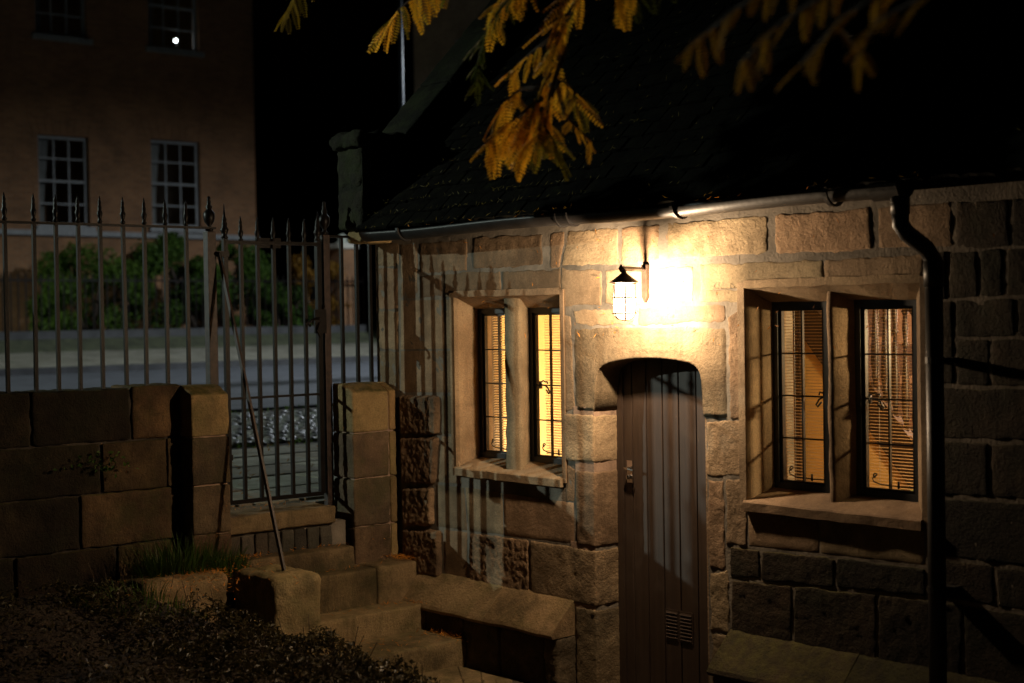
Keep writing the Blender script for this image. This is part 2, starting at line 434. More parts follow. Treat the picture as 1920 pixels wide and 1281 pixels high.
def sheet(name, mat, parent, quad, depth=0.022, bevel=0.02, rough=0.004, freq=18, res=0.028, wob=0.006, Y=0.0, back=0.05):
    """a stone on the facade: TL,TR,BR,BL in (x,z); face at y = Y, edges falling back to Y+depth"""
    TL, TR, BR, BL = [Vector(q) for q in quad[:4]]
    w = ((TR-TL).length+(BR-BL).length)/2; h = ((TL-BL).length+(TR-BR).length)/2
    def stops(L):
        n = max(4, int(L/res)); b = min(bevel, L*.2)
        return [0, b*.18/L, b*.5/L, b/L]+[b/L+(1-2*b/L)*i/n for i in range(1, n)]+[1-b/L, 1-b*.5/L, 1-b*.18/L, 1]
    S, T = stops(w), stops(h)
    nx, nz = len(S)-1, len(T)-1
    sd = random.uniform(0, 50)
    vs = []
    def pt(i, j):
        s = S[i]; t = T[j]
        p = TL*(1-s)*(1-t)+TR*s*(1-t)+BR*s*t+BL*(1-s)*t
        e = min(s*w, (1-s)*w); g = min(t*h, (1-t)*h)
        x = p.x + wob*fbm((p.x, sd, p.y), 9, 3)+wob*.5*fbm((p.x, sd, p.y), 40, 2); z = p.y + wob*fbm((p.x, sd+9, p.y), 9, 3)+wob*.5*fbm((p.x, sd+4, p.y), 40, 2)
        cr = bevel*2.2
        if e < cr and g < cr:
            dx, dz = cr-e, cr-g; L = math.hypot(dx, dz)
            if L > cr:
                k = (L-cr)/L
                x += (1 if s < .5 else -1)*dx*k*0.8; z += (-1 if t < .5 else 1)*dz*k*0.8
        m = min(e, g)
        pr = 1-(1-min(1, m/bevel))**2.2 if bevel > 0 else 1
        d = depth*(1-pr)
        rg = rough*(craggy((x, sd*3, z), freq, 6)+0.35*fbm((x, sd*5, z), freq*.3, 2))*(0.35+0.65*min(1, m/bevel))
        return (x, Y+d-rg, z)
    for j in range(nz+1):
        for i in range(nx+1): vs.append(pt(i, j))
    fs = [(j*(nx+1)+i, (j+1)*(nx+1)+i, (j+1)*(nx+1)+i+1, j*(nx+1)+i+1) for j in range(nz) for i in range(nx)]
    ring = [i for i in range(nx+1)]+[j*(nx+1)+nx for j in range(1, nz+1)]+[nz*(nx+1)+i for i in range(nx-1, -1, -1)]+[j*(nx+1) for j in range(nz-1, 0, -1)]
    k = len(vs); n = len(ring)
    for r in ring: vs.append(vs[r])
    for r in ring: vs.append((vs[r][0], Y+depth+back, vs[r][2]))
    for q in range(n): fs.append((k+q, k+(q+1) % n, k+n+(q+1) % n, k+n+q))
    mb = MB(); mb.v = vs; mb.f = fs
    return mb.build(name, mat, parent, smooth=True)

def block(name, mat, parent, x0, x1, y0, y1, z0, z1, r=0.02, rough=0.006, freq=12, res=0.045, slope=None):
    """a rounded stone block with uneven faces"""
    mb = MB(); sd = random.uniform(0, 60)
    L = Vector((x1-x0, y1-y0, z1-z0)); r = min(r, min(L)/2.2)
    def stops(l):
        n = max(2, min(40, int(l/res)))
        return [0, r*.35, r]+[r+(l-2*r)*i/n for i in range(1, n)]+[l-r, l-r*.35, l]
    GS = [stops(l) for l in L]
    ns = [len(g)-1 for g in GS]
    lo = Vector((x0, y0, z0))+Vector((r,)*3); hi = Vector((x1, y1, z1))-Vector((r,)*3)
    idx = {}
    def vert(a, b, c):
        k = (a, b, c)
        if k in idx: return idx[k]
        p = Vector((x0+GS[0][a], y0+GS[1][b], z0+GS[2][c]))
        q = Vector((min(max(p.x, lo.x), hi.x), min(max(p.y, lo.y), hi.y), min(max(p.z, lo.z), hi.z)))
        n = (p-q).normalized()
        p = q+n*r
        p += n*rough*(craggy((p.x+sd, p.y, p.z), freq, 6)+0.25*fbm((p.x, p.y+sd, p.z), freq*.35, 2))
        if slope: p.z += slope(p.x, p.y, p.z)
        idx[k] = len(mb.v); mb.v.append(tuple(p)); return idx[k]
    A, B, Cc = ns
    for a in range(A):
        for b in range(B):
            mb.f.append((vert(a,b,0), vert(a,b+1,0), vert(a+1,b+1,0), vert(a+1,b,0)))
            mb.f.append((vert(a,b,Cc), vert(a+1,b,Cc), vert(a+1,b+1,Cc), vert(a,b+1,Cc)))
    for a in range(A):
        for c in range(Cc):
            mb.f.append((vert(a,0,c), vert(a+1,0,c), vert(a+1,0,c+1), vert(a,0,c+1)))
            mb.f.append((vert(a,B,c), vert(a,B,c+1), vert(a+1,B,c+1), vert(a+1,B,c)))
    for b in range(B):
        for c in range(Cc):
            mb.f.append((vert(0,b,c), vert(0,b,c+1), vert(0,b+1,c+1), vert(0,b+1,c)))
            mb.f.append((vert(A,b,c), vert(A,b+1,c), vert(A,b+1,c+1), vert(A,b,c+1)))
    return mb.build(name, mat, parent, smooth=True)

# ------------------------------------------------------------------ ground, street
def grid_obj(name, mat, x0, x1, y0, y1, nx, ny, zf, kind='structure'):
    mb = MB()
    for j in range(ny+1):
        for i in range(nx+1):
            x = x0+(x1-x0)*i/nx; y = y0+(y1-y0)*j/ny
            mb.v.append((x, y, zf(x, y)))
    mb.f = [(j*(nx+1)+i, j*(nx+1)+i+1, (j+1)*(nx+1)+i+1, (j+1)*(nx+1)+i) for j in range(ny) for i in range(nx)]
    return tag(mb.build(name, mat, None, smooth=True), kind=kind)

def smooth01(t): t = max(0., min(1., t)); return t*t*(3-2*t)
def bank(x, y):
    """height of the garden soil: a raised bank towards the camera, a sunk path along the cottage"""
    edge = -1.42 + 0.10*sin(x*1.7) + (0.15 if x > -5 else 0)
    t = smooth01((edge - y)/0.55)
    top = 0.52 + 0.12*smooth01((-3.0-y)/2.5) + 0.04*fbm((x, y, 0), 1.3, 3)
    if x < -7.0: top += 0.14*smooth01((-7.0-x)/0.8)
    z = -0.02 + t*top
    return z
grid_obj('ground', 'far_ground', -400, 400, -400, 400, 2, 2, lambda x, y: -0.25)
grid_obj('garden_bed', 'soil', -8.28, 7, -14, -0.9, 90, 80, bank)
grid_obj('garden_path', 'path_stone', -8.1, 7, -1.6, 0.02, 40, 10, lambda x, y: 0.0+0.008*fbm((x, y, 3), 3, 3))

# ================================================================== THE COTTAGE
cot = thing('cottage', 'small sandstone cottage with arched plank door, mullioned windows and mossy roof', 'cottage', (-6.0, 0.2, 0))

# openings in the backing wall
OPEN = [(-7.56, -6.49, 1.17, 2.34), (-6.245, -5.375, -0.1, 1.97), (-5.13, -4.02, 1.17, 2.34)]
mb = MB()
xs = [-8.38]
for a in OPEN: xs += [a[0], a[1]]
xs.append(-1.5)
for i in range(len(xs)-1):
    o = next((a for a in OPEN if abs(a[0]-xs[i]) < 1e-6), None)
    if o:
        if o[2] > 0: mb.box(xs[i]-.001, xs[i+1]+.001, 0.0185, 0.44, -0.2, o[2])
        mb.box(xs[i]-.001, xs[i+1]+.001, 0.0185, 0.44, o[3], 2.84)
    else:
        mb.box(xs[i], xs[i+1], 0.0175, 0.45, -0.2, 2.85)
mb.build('mortar_wall', 'mortar', cot)
# gable, back and end walls
mb = MB()
mb.prism([(-8.38, 0.46), (-8.10, 0.46), (-8.10, 5.2), (-8.38, 5.2)], -0.2, 2.85)
mb.build('gable_wall', 'parapet_stone', cot)
mb = MB(); mb.box(-8.09, -1.5, 4.9, 5.2, -0.2, 2.85); mb.build('back_wall', 'mortar', cot)
mb = MB(); mb.box(-1.8, -1.5, 0.46, 4.89, -0.2, 2.84); mb.build('end_wall', 'mortar', cot)

ST = {
'top': [[(-7.877,2.69),(-7.385,2.69),(-7.385,2.488),(-7.883,2.487)],[(-7.320,2.696),(-6.674,2.692),(-6.673,2.500),(-7.325,2.497)],[(-6.598,2.688),(-6.462,2.688),(-6.522,2.482),(-6.593,2.482)],[(-6.443,2.690),(-6.026,2.69),(-6.030,2.486),(-6.504,2.485)],[(-5.996,2.690),(-5.706,2.69),(-5.709,2.486),(-6.000,2.479)],[(-5.637,2.69),(-4.939,2.69),(-4.942,2.501),(-5.641,2.495)],[(-4.891,2.689),(-4.307,2.692),(-4.304,2.490),(-4.890,2.494)],[(-4.262,2.692),(-3.863,2.692),(-3.857,2.485),(-4.264,2.491)]],
'corner': [[(-8.359,2.703),(-8.108,2.702),(-8.112,2.541),(-8.357,2.550)],[(-8.358,2.539),(-8.118,2.534),(-8.126,2.254),(-8.366,2.257)],[(-8.366,2.246),(-8.127,2.243),(-8.134,1.984),(-8.368,1.983)],[(-8.368,1.972),(-8.128,1.973),(-8.130,1.696),(-8.370,1.689)],[(-8.090,2.691),(-7.901,2.689),(-7.905,2.322),(-8.100,2.325)]],
'lintel': [[(-7.877,2.473),(-7.649,2.473),(-7.653,2.331),(-7.882,2.325)],[(-7.626,2.476),(-7.060,2.478),(-7.058,2.327),(-7.630,2.324)],[(-7.045,2.471),(-6.506,2.476),(-6.506,2.327),(-7.044,2.325)],[(-6.503,2.475),(-6.161,2.452),(-6.161,2.255),(-6.508,2.251)],[(-6.130,2.453),(-5.457,2.451),(-5.453,2.258),(-6.134,2.252)],[(-5.407,2.455),(-4.592,2.455),(-4.591,2.326),(-5.407,2.318)],[(-5.410,2.315),(-5.098,2.320),(-5.105,2.253),(-5.419,2.252)],[(-4.579,2.446),(-4.016,2.459),(-4.016,2.327),(-4.581,2.327)]],
'thin': [[(-6.399,2.225),(-5.887,2.233),(-5.889,2.136),(-6.392,2.136)],[(-5.870,2.233),(-5.231,2.241),(-5.229,2.150),(-5.872,2.136)]],
'smooth_left': [[(-8.101,2.315),(-7.575,2.312),(-7.567,1.988),(-8.110,1.981)],[(-8.110,1.974),(-7.567,1.981),(-7.563,1.705),(-8.119,1.690)],[(-7.670,1.688),(-7.547,1.692),(-7.543,1.437),(-7.671,1.431)],[(-7.677,1.420),(-7.543,1.427),(-7.475,1.120),(-7.736,1.112)],[(-7.743,1.100),(-7.453,1.100),(-7.428,0.824),(-7.744,0.820)],[(-7.671,0.810),(-7.428,0.813),(-7.430,0.490),(-7.679,0.490)]],
'rough_left': [[(-8.101,1.679),(-7.693,1.684),(-7.688,1.430),(-8.096,1.406)],[(-8.097,1.391),(-7.700,1.415),(-7.748,1.101),(-8.088,1.075)],[(-8.088,1.053),(-7.766,1.078),(-7.767,0.825),(-8.084,0.795)],[(-8.084,0.777),(-7.694,0.801),(-7.696,0.49),(-8.092,0.49)]],
'below_left': [[(-7.442,1.104),(-7.073,1.096),(-7.069,0.836),(-7.411,0.825)],[(-7.066,1.096),(-6.424,1.088),(-6.420,0.845),(-7.062,0.834)]],
'below_left_rough': [[(-7.401,0.813),(-6.834,0.827),(-6.831,0.495),(-7.409,0.495)]],
'door_left': [[(-6.505,2.215),(-6.423,2.190),(-6.404,1.648),(-6.500,1.625)],[(-6.483,1.310),(-6.410,1.285),(-6.414,1.095),(-6.488,1.095)]],
'door_right': [[(-5.213,2.175),(-5.105,2.235),(-5.105,1.640),(-5.206,1.636)],[(-5.373,1.612),(-5.105,1.629),(-5.105,1.341),(-5.374,1.322)],[(-5.371,1.294),(-5.254,1.297),(-5.255,0.841),(-5.375,0.832)],[(-5.243,1.315),(-5.105,1.318),(-5.102,0.977),(-5.245,0.972)],[(-5.361,0.802),(-5.233,0.832),(-5.231,0.498),(-5.363,0.489)],[(-5.361,0.48),(-5.233,0.485),(-5.231,0.02),(-5.363,0.02)]],
'below_right': [[(-5.095,1.166),(-4.641,1.170),(-4.637,0.988),(-5.092,0.977)],[(-4.634,1.170),(-4.029,1.172),(-4.020,1.000),(-4.630,0.989)]],
'below_right_rough': [[(-5.220,0.952),(-5.020,0.963),(-5.023,0.815),(-5.219,0.797)],[(-5.006,0.959),(-4.546,0.972),(-4.548,0.830),(-5.009,0.803)],[(-4.533,0.975),(-4.020,0.985),(-4.022,0.850),(-4.535,0.830)],[(-5.212,0.781),(-4.814,0.800),(-4.819,0.480),(-5.217,0.475)],[(-4.800,0.802),(-4.296,0.825),(-4.300,0.485),(-4.805,0.480)],[(-4.284,0.825),(-3.829,0.84),(-3.832,0.49),(-4.288,0.486)]],
'right': [[(-4.007,2.462),(-3.888,2.462),(-3.890,2.246),(-4.004,2.243)],[(-3.877,2.461),(-3.731,2.460),(-3.733,2.248),(-3.879,2.246)],[(-3.717,2.464),(-3.595,2.463),(-3.597,2.250),(-3.720,2.248)],[(-3.584,2.463),(-3.315,2.465),(-3.317,2.249),(-3.587,2.250)],[(-3.838,2.686),(-3.566,2.684),(-3.568,2.472),(-3.840,2.472)],[(-3.556,2.683),(-3.288,2.683),(-3.290,2.473),(-3.558,2.471)],[(-3.999,2.233),(-3.863,2.236),(-3.856,1.854),(-3.992,1.851)],[(-3.846,2.238),(-3.545,2.240),(-3.547,2.070),(-3.845,2.065)],[(-3.535,2.240),(-3.293,2.240),(-3.294,2.075),(-3.536,2.070)],[(-3.843,2.055),(-3.679,2.060),(-3.676,1.850),(-3.840,1.850)],[(-3.665,2.060),(-3.294,2.065),(-3.297,1.850),(-3.665,1.850)],[(-3.992,1.836),(-3.396,1.836),(-3.398,1.610),(-3.984,1.600)],[(-3.984,1.585),(-3.684,1.590),(-3.682,1.345),(-3.981,1.335)],[(-3.671,1.590),(-3.299,1.597),(-3.301,1.353),(-3.671,1.345)],[(-3.982,1.320),(-3.477,1.333),(-3.480,1.055),(-3.979,1.050)],[(-3.974,1.035),(-3.664,1.040),(-3.661,0.860),(-3.971,0.855)],[(-3.46,1.33),(-2.9,1.34),(-2.9,1.06),(-3.462,1.055)],[(-3.28,2.46),(-2.8,2.46),(-2.8,2.25),(-3.28,2.25)],[(-3.28,2.68),(-2.7,2.68),(-2.7,2.475),(-3.28,2.475)],[(-3.28,2.24),(-2.9,2.24),(-2.9,1.86),(-3.28,1.86)],[(-3.38,1.83),(-2.8,1.83),(-2.8,1.61),(-3.38,1.61)],[(-3.28,1.59),(-2.8,1.59),(-2.8,1.35),(-3.28,1.35)],[(-3.65,1.03),(-3.0,1.03),(-3.0,.86),(-3.65,.86)],[(-3.82,.84),(-3.2,.84),(-3.2,.49),(-3.82,.49)]],
}
SPEC = {  # material, depth, bevel, rough, freq, res, Y
 'top': ('sandstone', .006, .008, .005, 14, .018, .015), 'corner': ('sandstone', .005, .008, .005, 14, .024, .016),
 'lintel': ('sandstone_dressed', .006, .008, .0035, 10, .02, .015), 'thin': ('sandstone_dressed', .006, .008, .004, 12, .018, .015),
 'smooth_left': ('sandstone_dressed', .004, .004, .0012, 8, .03, .017), 'rough_left': ('sandstone_weathered', .045, .018, .011, 24, .009, -.020),
 'below_left': ('sandstone_dressed', .004, .004, .0015, 8, .03, .017), 'below_left_rough': ('sandstone_weathered', .012, .010, .011, 24, .010, .010),
 'door_left': ('sandstone', .006, .008, .004, 14, .02, .015), 'door_right': ('sandstone', .007, .008, .006, 22, .014, .014),
 'below_right': ('sandstone_dressed', .004, .004, .002, 8, .03, .017), 'below_right_rough': ('sandstone_shaded', .008, .008, .006, 14, .012, .013),
 'right': ('sandstone_shaded', .008, .010, .005, 14, .022, .014)}  # right-hand stones use the copy with dimness painted into its colour
# coursed stones running on to the end of the wall
for (za, zb) in ((2.475, 2.68), (2.25, 2.46), (1.86, 2.24), (1.61, 1.83), (1.35, 1.59), (1.06, 1.34), (.86, 1.03), (.49, .84)):
    x = {2.475: -2.69, 2.25: -2.79, 1.86: -2.89, 1.61: -2.79, 1.35: -2.79, 1.06: -2.89, .86: -2.99, .49: -3.19}[za]
    while x < -1.56:
        x2 = min(-1.52, x+random.uniform(.35, .62))
        if -1.52-x2 < .15: x2 = -1.52
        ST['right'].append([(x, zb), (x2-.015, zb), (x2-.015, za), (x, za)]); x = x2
for k, quads in ST.items():
    m, dp, bv, rg, fq, rs, Y = SPEC[k]
    for q in quads:
        sheet('stone_block', m, cot, q, depth=dp, bevel=bv, rough=rg, freq=fq, res=rs, Y=Y, wob=.011 if k in ('top', 'lintel', 'thin', 'door_left', 'door_right', 'corner') else .007 if 'rough' in k or k == 'right' else .0015)

# door head: one big stone cut to a four-centred arch
ARCH = [(-6.232,1.64),(-6.224,1.766),(-6.212,1.84),(-6.19,1.885),(-6.15,1.908),(-6.102,1.922),(-6.0,1.938),(-5.91,1.947),(-5.80,1.951),(-5.683,1.949),(-5.58,1.941),(-5.486,1.928),(-5.45,1.915),(-5.429,1.898),(-5.412,1.87),(-5.403,1.835),(-5.395,1.674),(-5.39,1.64)]
cols = [(-6.405+0.0216*i, 1.64) for i in range(8)] + ARCH + [(-5.385+0.0205*i, 1.64) for i in range(1, 9)]
mb = MB(); nz = 18
for (x, zb) in cols:
    for j in range(nz+1):
        zt = 2.124
        z = zt+(zb-zt)*j/nz
        e = min(x+6.405, -5.221-x, zt-z)
        pr = 1-(1-min(1, max(0, e)/.010))**2
        mb.v.append((x, .012+.009*(1-pr)-.005*craggy((x, 3.3, z), 16, 6), z))
n = len(cols)
mb.f = [(i*(nz+1)+j, i*(nz+1)+j+1, (i+1)*(nz+1)+j+1, (i+1)*(nz+1)+j) for i in range(n-1) for j in range(nz)]
k = len(mb.v)
for (x, zb) in cols:
    for d in (.020, .06, .10, .15, .21): mb.v.append((x, d, zb+(.004*fbm((x, d, 2), 9, 3) if d > .02 else .002)))
for i in range(n-1):
    mb.f.append((i*(nz+1)+nz, k+i*5, k+(i+1)*5, (i+1)*(nz+1)+nz))
    for d in range(4): mb.f.append((k+i*5+d, k+i*5+d+1, k+(i+1)*5+d+1, k+(i+1)*5+d))
for seq in ([0, nz], ):
    pass
mb.build('door_head', 'sandstone', cot, smooth=True)
# jambs with real depth on the hinge side of the door
for (x0, x1, z0, z1, m) in ((-6.496,-6.236,1.337,1.615,'sandstone'), (-6.398,-6.238,.845,1.285,'sandstone'), (-6.814,-6.240,.495,.826,'sandstone_weathered'), (-6.415,-6.240,.0,.478,'sandstone_weathered')):
    block('jamb_stone', m, cot, x0, x1, .006, .235, z0, z1, r=.014, rough=.007, freq=16, res=.018)
for q in ((-6.41, -6.238, .012, .234, 1.60, 1.66), (-6.40, -6.242, .012, .234, 1.27, 1.345), (-6.45, -6.25, .012, .234, .47, .51), (-6.45, -6.25, .012, .234, .81, .86)):
    mb = MB(); mb.box(*q); mb.build('mortar_joint', 'mortar_pink', cot)
mb = MB(); mb.box(-5.387, -5.30, .02, .235, 0, 1.66); mb.build('jamb_stone', 'sandstone', cot)

# plinth with a sloping weathering, left and right of the door
def plinth(x0, x1, m='step_stone'):
    mb = MB(); prof = [(.03, .53), (-.005, .505), (-.165, .345), (-.175, .325), (-.165, .305), (.03, .305)]
    ns = 24
    for i in range(ns+1):
        x = x0+(x1-x0)*i/ns
        for (y, z) in prof: mb.v.append((x, y+.006*fbm((x, y, z), 8, 3), z+.006*fbm((x, z, y), 8, 3)))
    p = len(prof)
    mb.f = [(i*p+j, i*p+(j+1) % p, (i+1)*p+(j+1) % p, (i+1)*p+j) for i in range(ns) for j in range(p)]
    mb.f += [tuple(range(p)), tuple(ns*p+j for j in range(p-1, -1, -1))]
    return mb.build('plinth_course', m, cot, smooth=False)
plinth(-7.98, -7.06); plinth(-7.055, -6.425); plinth(-5.225, -4.4, 'sandstone_shaded'); plinth(-4.395, -3.2, 'sandstone_shaded'); plinth(-3.195, -1.55, 'sandstone_shaded')
for (x0, x1) in ((-7.9, -7.3), (-7.29, -6.95), (-6.94, -6.55), (-6.54, -6.425), (-5.225, -4.8), (-4.79, -4.2), (-4.19, -3.3), (-3.29, -2.5), (-2.49, -1.55)):
    block('plinth_stone', 'sandstone_dark', cot, x0, x1, -.135, .03, -.05, .30, r=.02, rough=.02, freq=16, res=.025)

# letters scratched long ago into the lintel stone
LETTERS = [[(-5.2917,2.3548),(-5.3006,2.3471),(-5.3051,2.3379),(-5.2974,2.3311),(-5.2887,2.3256),(-5.2976,2.3235),(-5.3136,2.322)],
 [(-5.2619,2.3593),(-5.2726,2.3464),(-5.2658,2.3356),(-5.2520,2.3290),(-5.2505,2.3240),(-5.2568,2.3225),(-5.2733,2.3225),(-5.2790,2.3260),(-5.2747,2.3300)],
 [(-5.2436,2.3588),(-5.2396,2.3402),(-5.2382,2.3230)], [(-5.2186,2.3503),(-5.2275,2.3399),(-5.2286,2.3300),(-5.2210,2.3230)],
 [(-5.1917,2.3230),(-5.1887,2.3337),(-5.1893,2.3521),(-5.1723,2.3412)], [(-5.1649,2.3365),(-5.1635,2.3230)]]
for pl in LETTERS:
    mb = MB(); mb.tube([(x, .0145, z) for x, z in pl], .0016, 5); mb.build('scratched_letter', 'mortar', cot)

# ---- windows
def window(x0, x1, zs, zh, casements, nose, mat_j='sandstone_dressed', curtains=False):
    YF = 0.20
    f0, f1 = casements[0][0], casements[-1][1]
    # jambs, head and sill as splayed stones
    mb = MB(); mb.prism([(x0-.045, .006), (x0, .006), (x0+.012, .03), (f0+.004, YF-.03), (f0+.004, .30), (x0-.045, .30)], zs-.02, zh+.03)
    body = mb.build('window', mat_j, cot)
    mb = MB(); mb.prism([(x1+.03, .006), (x1+.03, .30), (f1-.004, .30), (f1-.004, YF-.03), (x1-.012, .03), (x1, .006)], zs-.02, zh+.03)
    mb.build('jamb', mat_j, body)
    mb = MB(); pr = [(.006, zh), (.006, zh+.04), (.30, zh+.04), (.30, zh-.075), (YF-.03, zh-.075), (.04, zh-.012)]
    ns = 12
    for i in range(ns+1):
        x = x0+(x1-x0)*i/ns
        for (y, z) in pr: mb.v.append((x, y, z+(.006*fbm((x, y, 5), 7, 3) if i not in (0, ns) else 0)))
    p = len(pr)
    mb.f = [(i*p+j, (i+1)*p+j, (i+1)*p+(j+1) % p, i*p+(j+1) % p) for i in range(ns) for j in range(p)]
    mb.build('head', mat_j, body)
    mb = MB(); pr = [(-.012, zs-.001), (-.004, zs+.006), (.17, zs+.062), (.30, zs+.07), (.30, zs-.06), (-.012, zs-.045)]
    for i in range(ns+1):
        x = x0-.012+(x1-x0+.016)*i/ns
        for (y, z) in pr: mb.v.append((x, y+.004*fbm((x, z, 8), 9, 3), z+.005*fbm((x, y, 7), 8, 3)))
    mb.f = [(i*p+j, i*p+(j+1) % p, (i+1)*p+(j+1) % p, (i+1)*p+j) for i in range(ns) for j in range(p)]
    mb.f += [tuple(range(p)), tuple(ns*p+j for j in range(p-1, -1, -1))]
    mb.build('sill', mat_j, body)
    # mullion
    a, b = casements[0][1], casements[1][0]
    n0, n1, ny = nose
    mb = MB(); prof = [(n0+.012, ny), (n1-.012, ny), (n1, ny+.012), (b+.004, YF-.012), (b+.004, .26), (a-.004, .26), (a-.004, YF-.012), (n0, ny+.012)]
    ns = 26; p = len(prof)
    for i in range(ns+1):
        z = zs-.01+(zh+.02-zs)*i/ns
        for (x, y) in prof: mb.v.append((x+.006*fbm((x, y, z), 9, 4), y+.008*fbm((y, z, x), 9, 4), z))
    mb.f = [(i*p+j, i*p+(j+1) % p, (i+1)*p+(j+1) % p, (i+1)*p+j) for i in range(ns) for j in range(p)]
    mb.build('mullion', mat_j, body, smooth=True)
    for ci, (c0, c1) in enumerate(casements):
        z0, z1 = zs+.045, zh-.068
        w = .036
        mb = MB()
        for (q0, q1, r0, r1) in ((c0, c0+w, z0, z1), (c1-w, c1, z0, z1), (c0+w, c1-w, z0, z0+.05), (c0+w, c1-w, z1-.04, z1)):
            mb.box(q0, q1, YF-.012, YF+.03, r0, r1)
        mb.build('casement_frame', 'window_iron', body)
        mb = MB(); w2 = .018
        for (q0, q1, r0, r1) in ((c0+w, c0+w+w2, z0+.05, z1-.04), (c1-w-w2, c1-w, z0+.05, z1-.04), (c0+w+w2, c1-w-w2, z0+.05, z0+.062), (c0+w+w2, c1-w-w2, z1-.055, z1-.04)):
            mb.box(q0, q1, YF+.002, YF+.026, r0, r1)
        mb.build('sash', 'window_iron', body)
        gx0, gx1, gz0, gz1 = c0+w+w2, c1-w-w2, z0+.062, z1-.055
        gm = (gx0+gx1)/2
        mb = MB(); mb.box(gm-.0045, gm+.0045, YF+.002, YF+.018, gz0, gz1); mb.build('glazing_bar', 'window_iron', body)
        for r in range(1, 4):
            z = gz0+(gz1-gz0)*r/4
            mb = MB(); mb.box(gx0, gx1, YF+.004, YF+.016, z-.004, z+.004); mb.build('glazing_bar', 'window_iron', body)
        for r in range(4):
            for (h0, h1) in ((gx0, gm), (gm, gx1)):
                za, zb = gz0+(gz1-gz0)*r/4, gz0+(gz1-gz0)*(r+1)/4
                t = random.uniform(-.0012, .0012); u = random.uniform(-.0012, .0012)
                mb = MB(); mb.quad((h0, YF+.010+t, za), (h1, YF+.010-t, za), (h1, YF+.010+u, zb), (h0, YF+.010-u, zb))
                mb.build('pane', 'window_glass', body)
        # latch at mid height with a curled lever, and a stay along the bottom
        zc = gz0+(gz1-gz0)*.5; s = 1 if ci == 1 else -1
        hx = c0+w if ci == 1 else c1-w
        mb = MB(); mb.box(min(hx, hx+s*.022), max(hx, hx+s*.022), YF+.03, YF+.05, zc-.025, zc+.022)
        mb.tube([(hx+s*.01, YF+.04, zc), (hx+s*.05, YF+.045, zc-.004), (hx+s*.075, YF+.045, zc-.016), (hx+s*.095, YF+.045, zc-.045), (hx+s*.085, YF+.045, zc-.055), (hx+s*.06, YF+.045, zc-.03)], .0055, 6)
        mb.tube([(hx+s*.01, YF+.04, zc+.012), (hx+s*.035, YF+.045, zc+.026), (hx+s*.055, YF+.045, zc+.018), (hx+s*.07, YF+.045, zc+.022), (hx+s*.075, YF+.045, zc+.006)], .0045, 6)
        mb.build('latch', 'window_iron', body, smooth=True)
        mb = MB(); zb = gz0+.022
        pts = [(gx0+.028+.016*cos(t)*(1-t/9), YF+.035, zb+.034+.016*sin(t)*(1-t/9)) for t in [i*.6 for i in range(9)]][::-1]
        mb.tube(pts[:-1]+[(gx0+.012, YF+.035, zb+.022), (gx0+.018, YF+.035, zb+.006), (gx0+.06, YF+.035, zb-.006), (gm+.04, YF+.035, zb-.010), (gx1, YF+.035, zb-.008)], .0038, 6)
        mb.tube([(gm+.03, YF+.035, zb-.02), (gm+.03, YF+.035, zb+.016)], .006, 6)
        mb.build('stay', 'window_iron', body, smooth=True)
    return body
LWC = [(-7.495, -7.115), (-7.000, -6.630)]
RWC = [(-5.060, -4.690), (-4.535, -4.155)]
window(-7.515, -6.510, 1.222, 2.322, LWC, (-7.070, -6.925, .045))
window(-5.095, -4.030, 1.207, 2.324, RWC, (-4.622, -4.578, .075))

# ---- plank door
mb = MB(); mb.box(-6.25, -5.37, .245, .262, .0, 1.98)
door = mb.build('door', 'door_paint', cot)
seams = [-6.245, -6.121, -6.004, -5.878, -5.754, -5.621, -5.50, -5.375]
for i in range(len(seams)-1):
    mb = MB(); d = random.uniform(-.0015, .0015)
    mb.box(seams[i]+.004, seams[i+1]-.004, .208+d, .243, .012, 1.975)
    mb.build('plank', 'door_paint', door, bevel=.004)
mb = MB(); mb.box(-6.245, -6.19, .196, .2065, .01, 1.90); mb.build('door_stop', 'door_paint', door, bevel=.003)
mb = MB(); mb.box(-6.155, -6.112, .194, .207, 1.215, 1.345)
mb.tube([(-6.133, .19, 1.30), (-6.133, .155, 1.30)], .009, 8); mb.tube([(-6.133, .155, 1.30), (-6.10, .150, 1.298), (-6.06, .152, 1.292)], [.009, .0085, .007], 8)
mb.lathe([(.008, 0), (.012, .006), (.012, .02), (.008, .026)], (-6.133, .18, 1.235), 10)
mb.build('handle', 'chrome', door, smooth=False, bevel=0)
for c in range(2):
    xa = -5.868+c*.108
    mb = MB(); mb.box(xa-.004, xa+.098, .2035, .2068, .338, .515); mb.build('vent_plate', 'door_paint', door)
    for r in range(8):
        z = .352+r*.020
        mb = MB(); mb.hull8([(xa+.004, .203, z), (xa+.090, .203, z), (xa+.090, .203, z+.012), (xa+.004, .203, z+.012)][::-1], [(xa+.004, .197, z+.001), (xa+.090, .197, z+.001), (xa+.090, .200, z+.005), (xa+.004, .200, z+.005)][::-1])
        mb.build('vent_louvre', 'door_paint', door)
mb = MB(); mb.box(-6.25, -5.36, -.08, .26, -.06, .012); mb.build('threshold', 'sandstone_dark', cot)

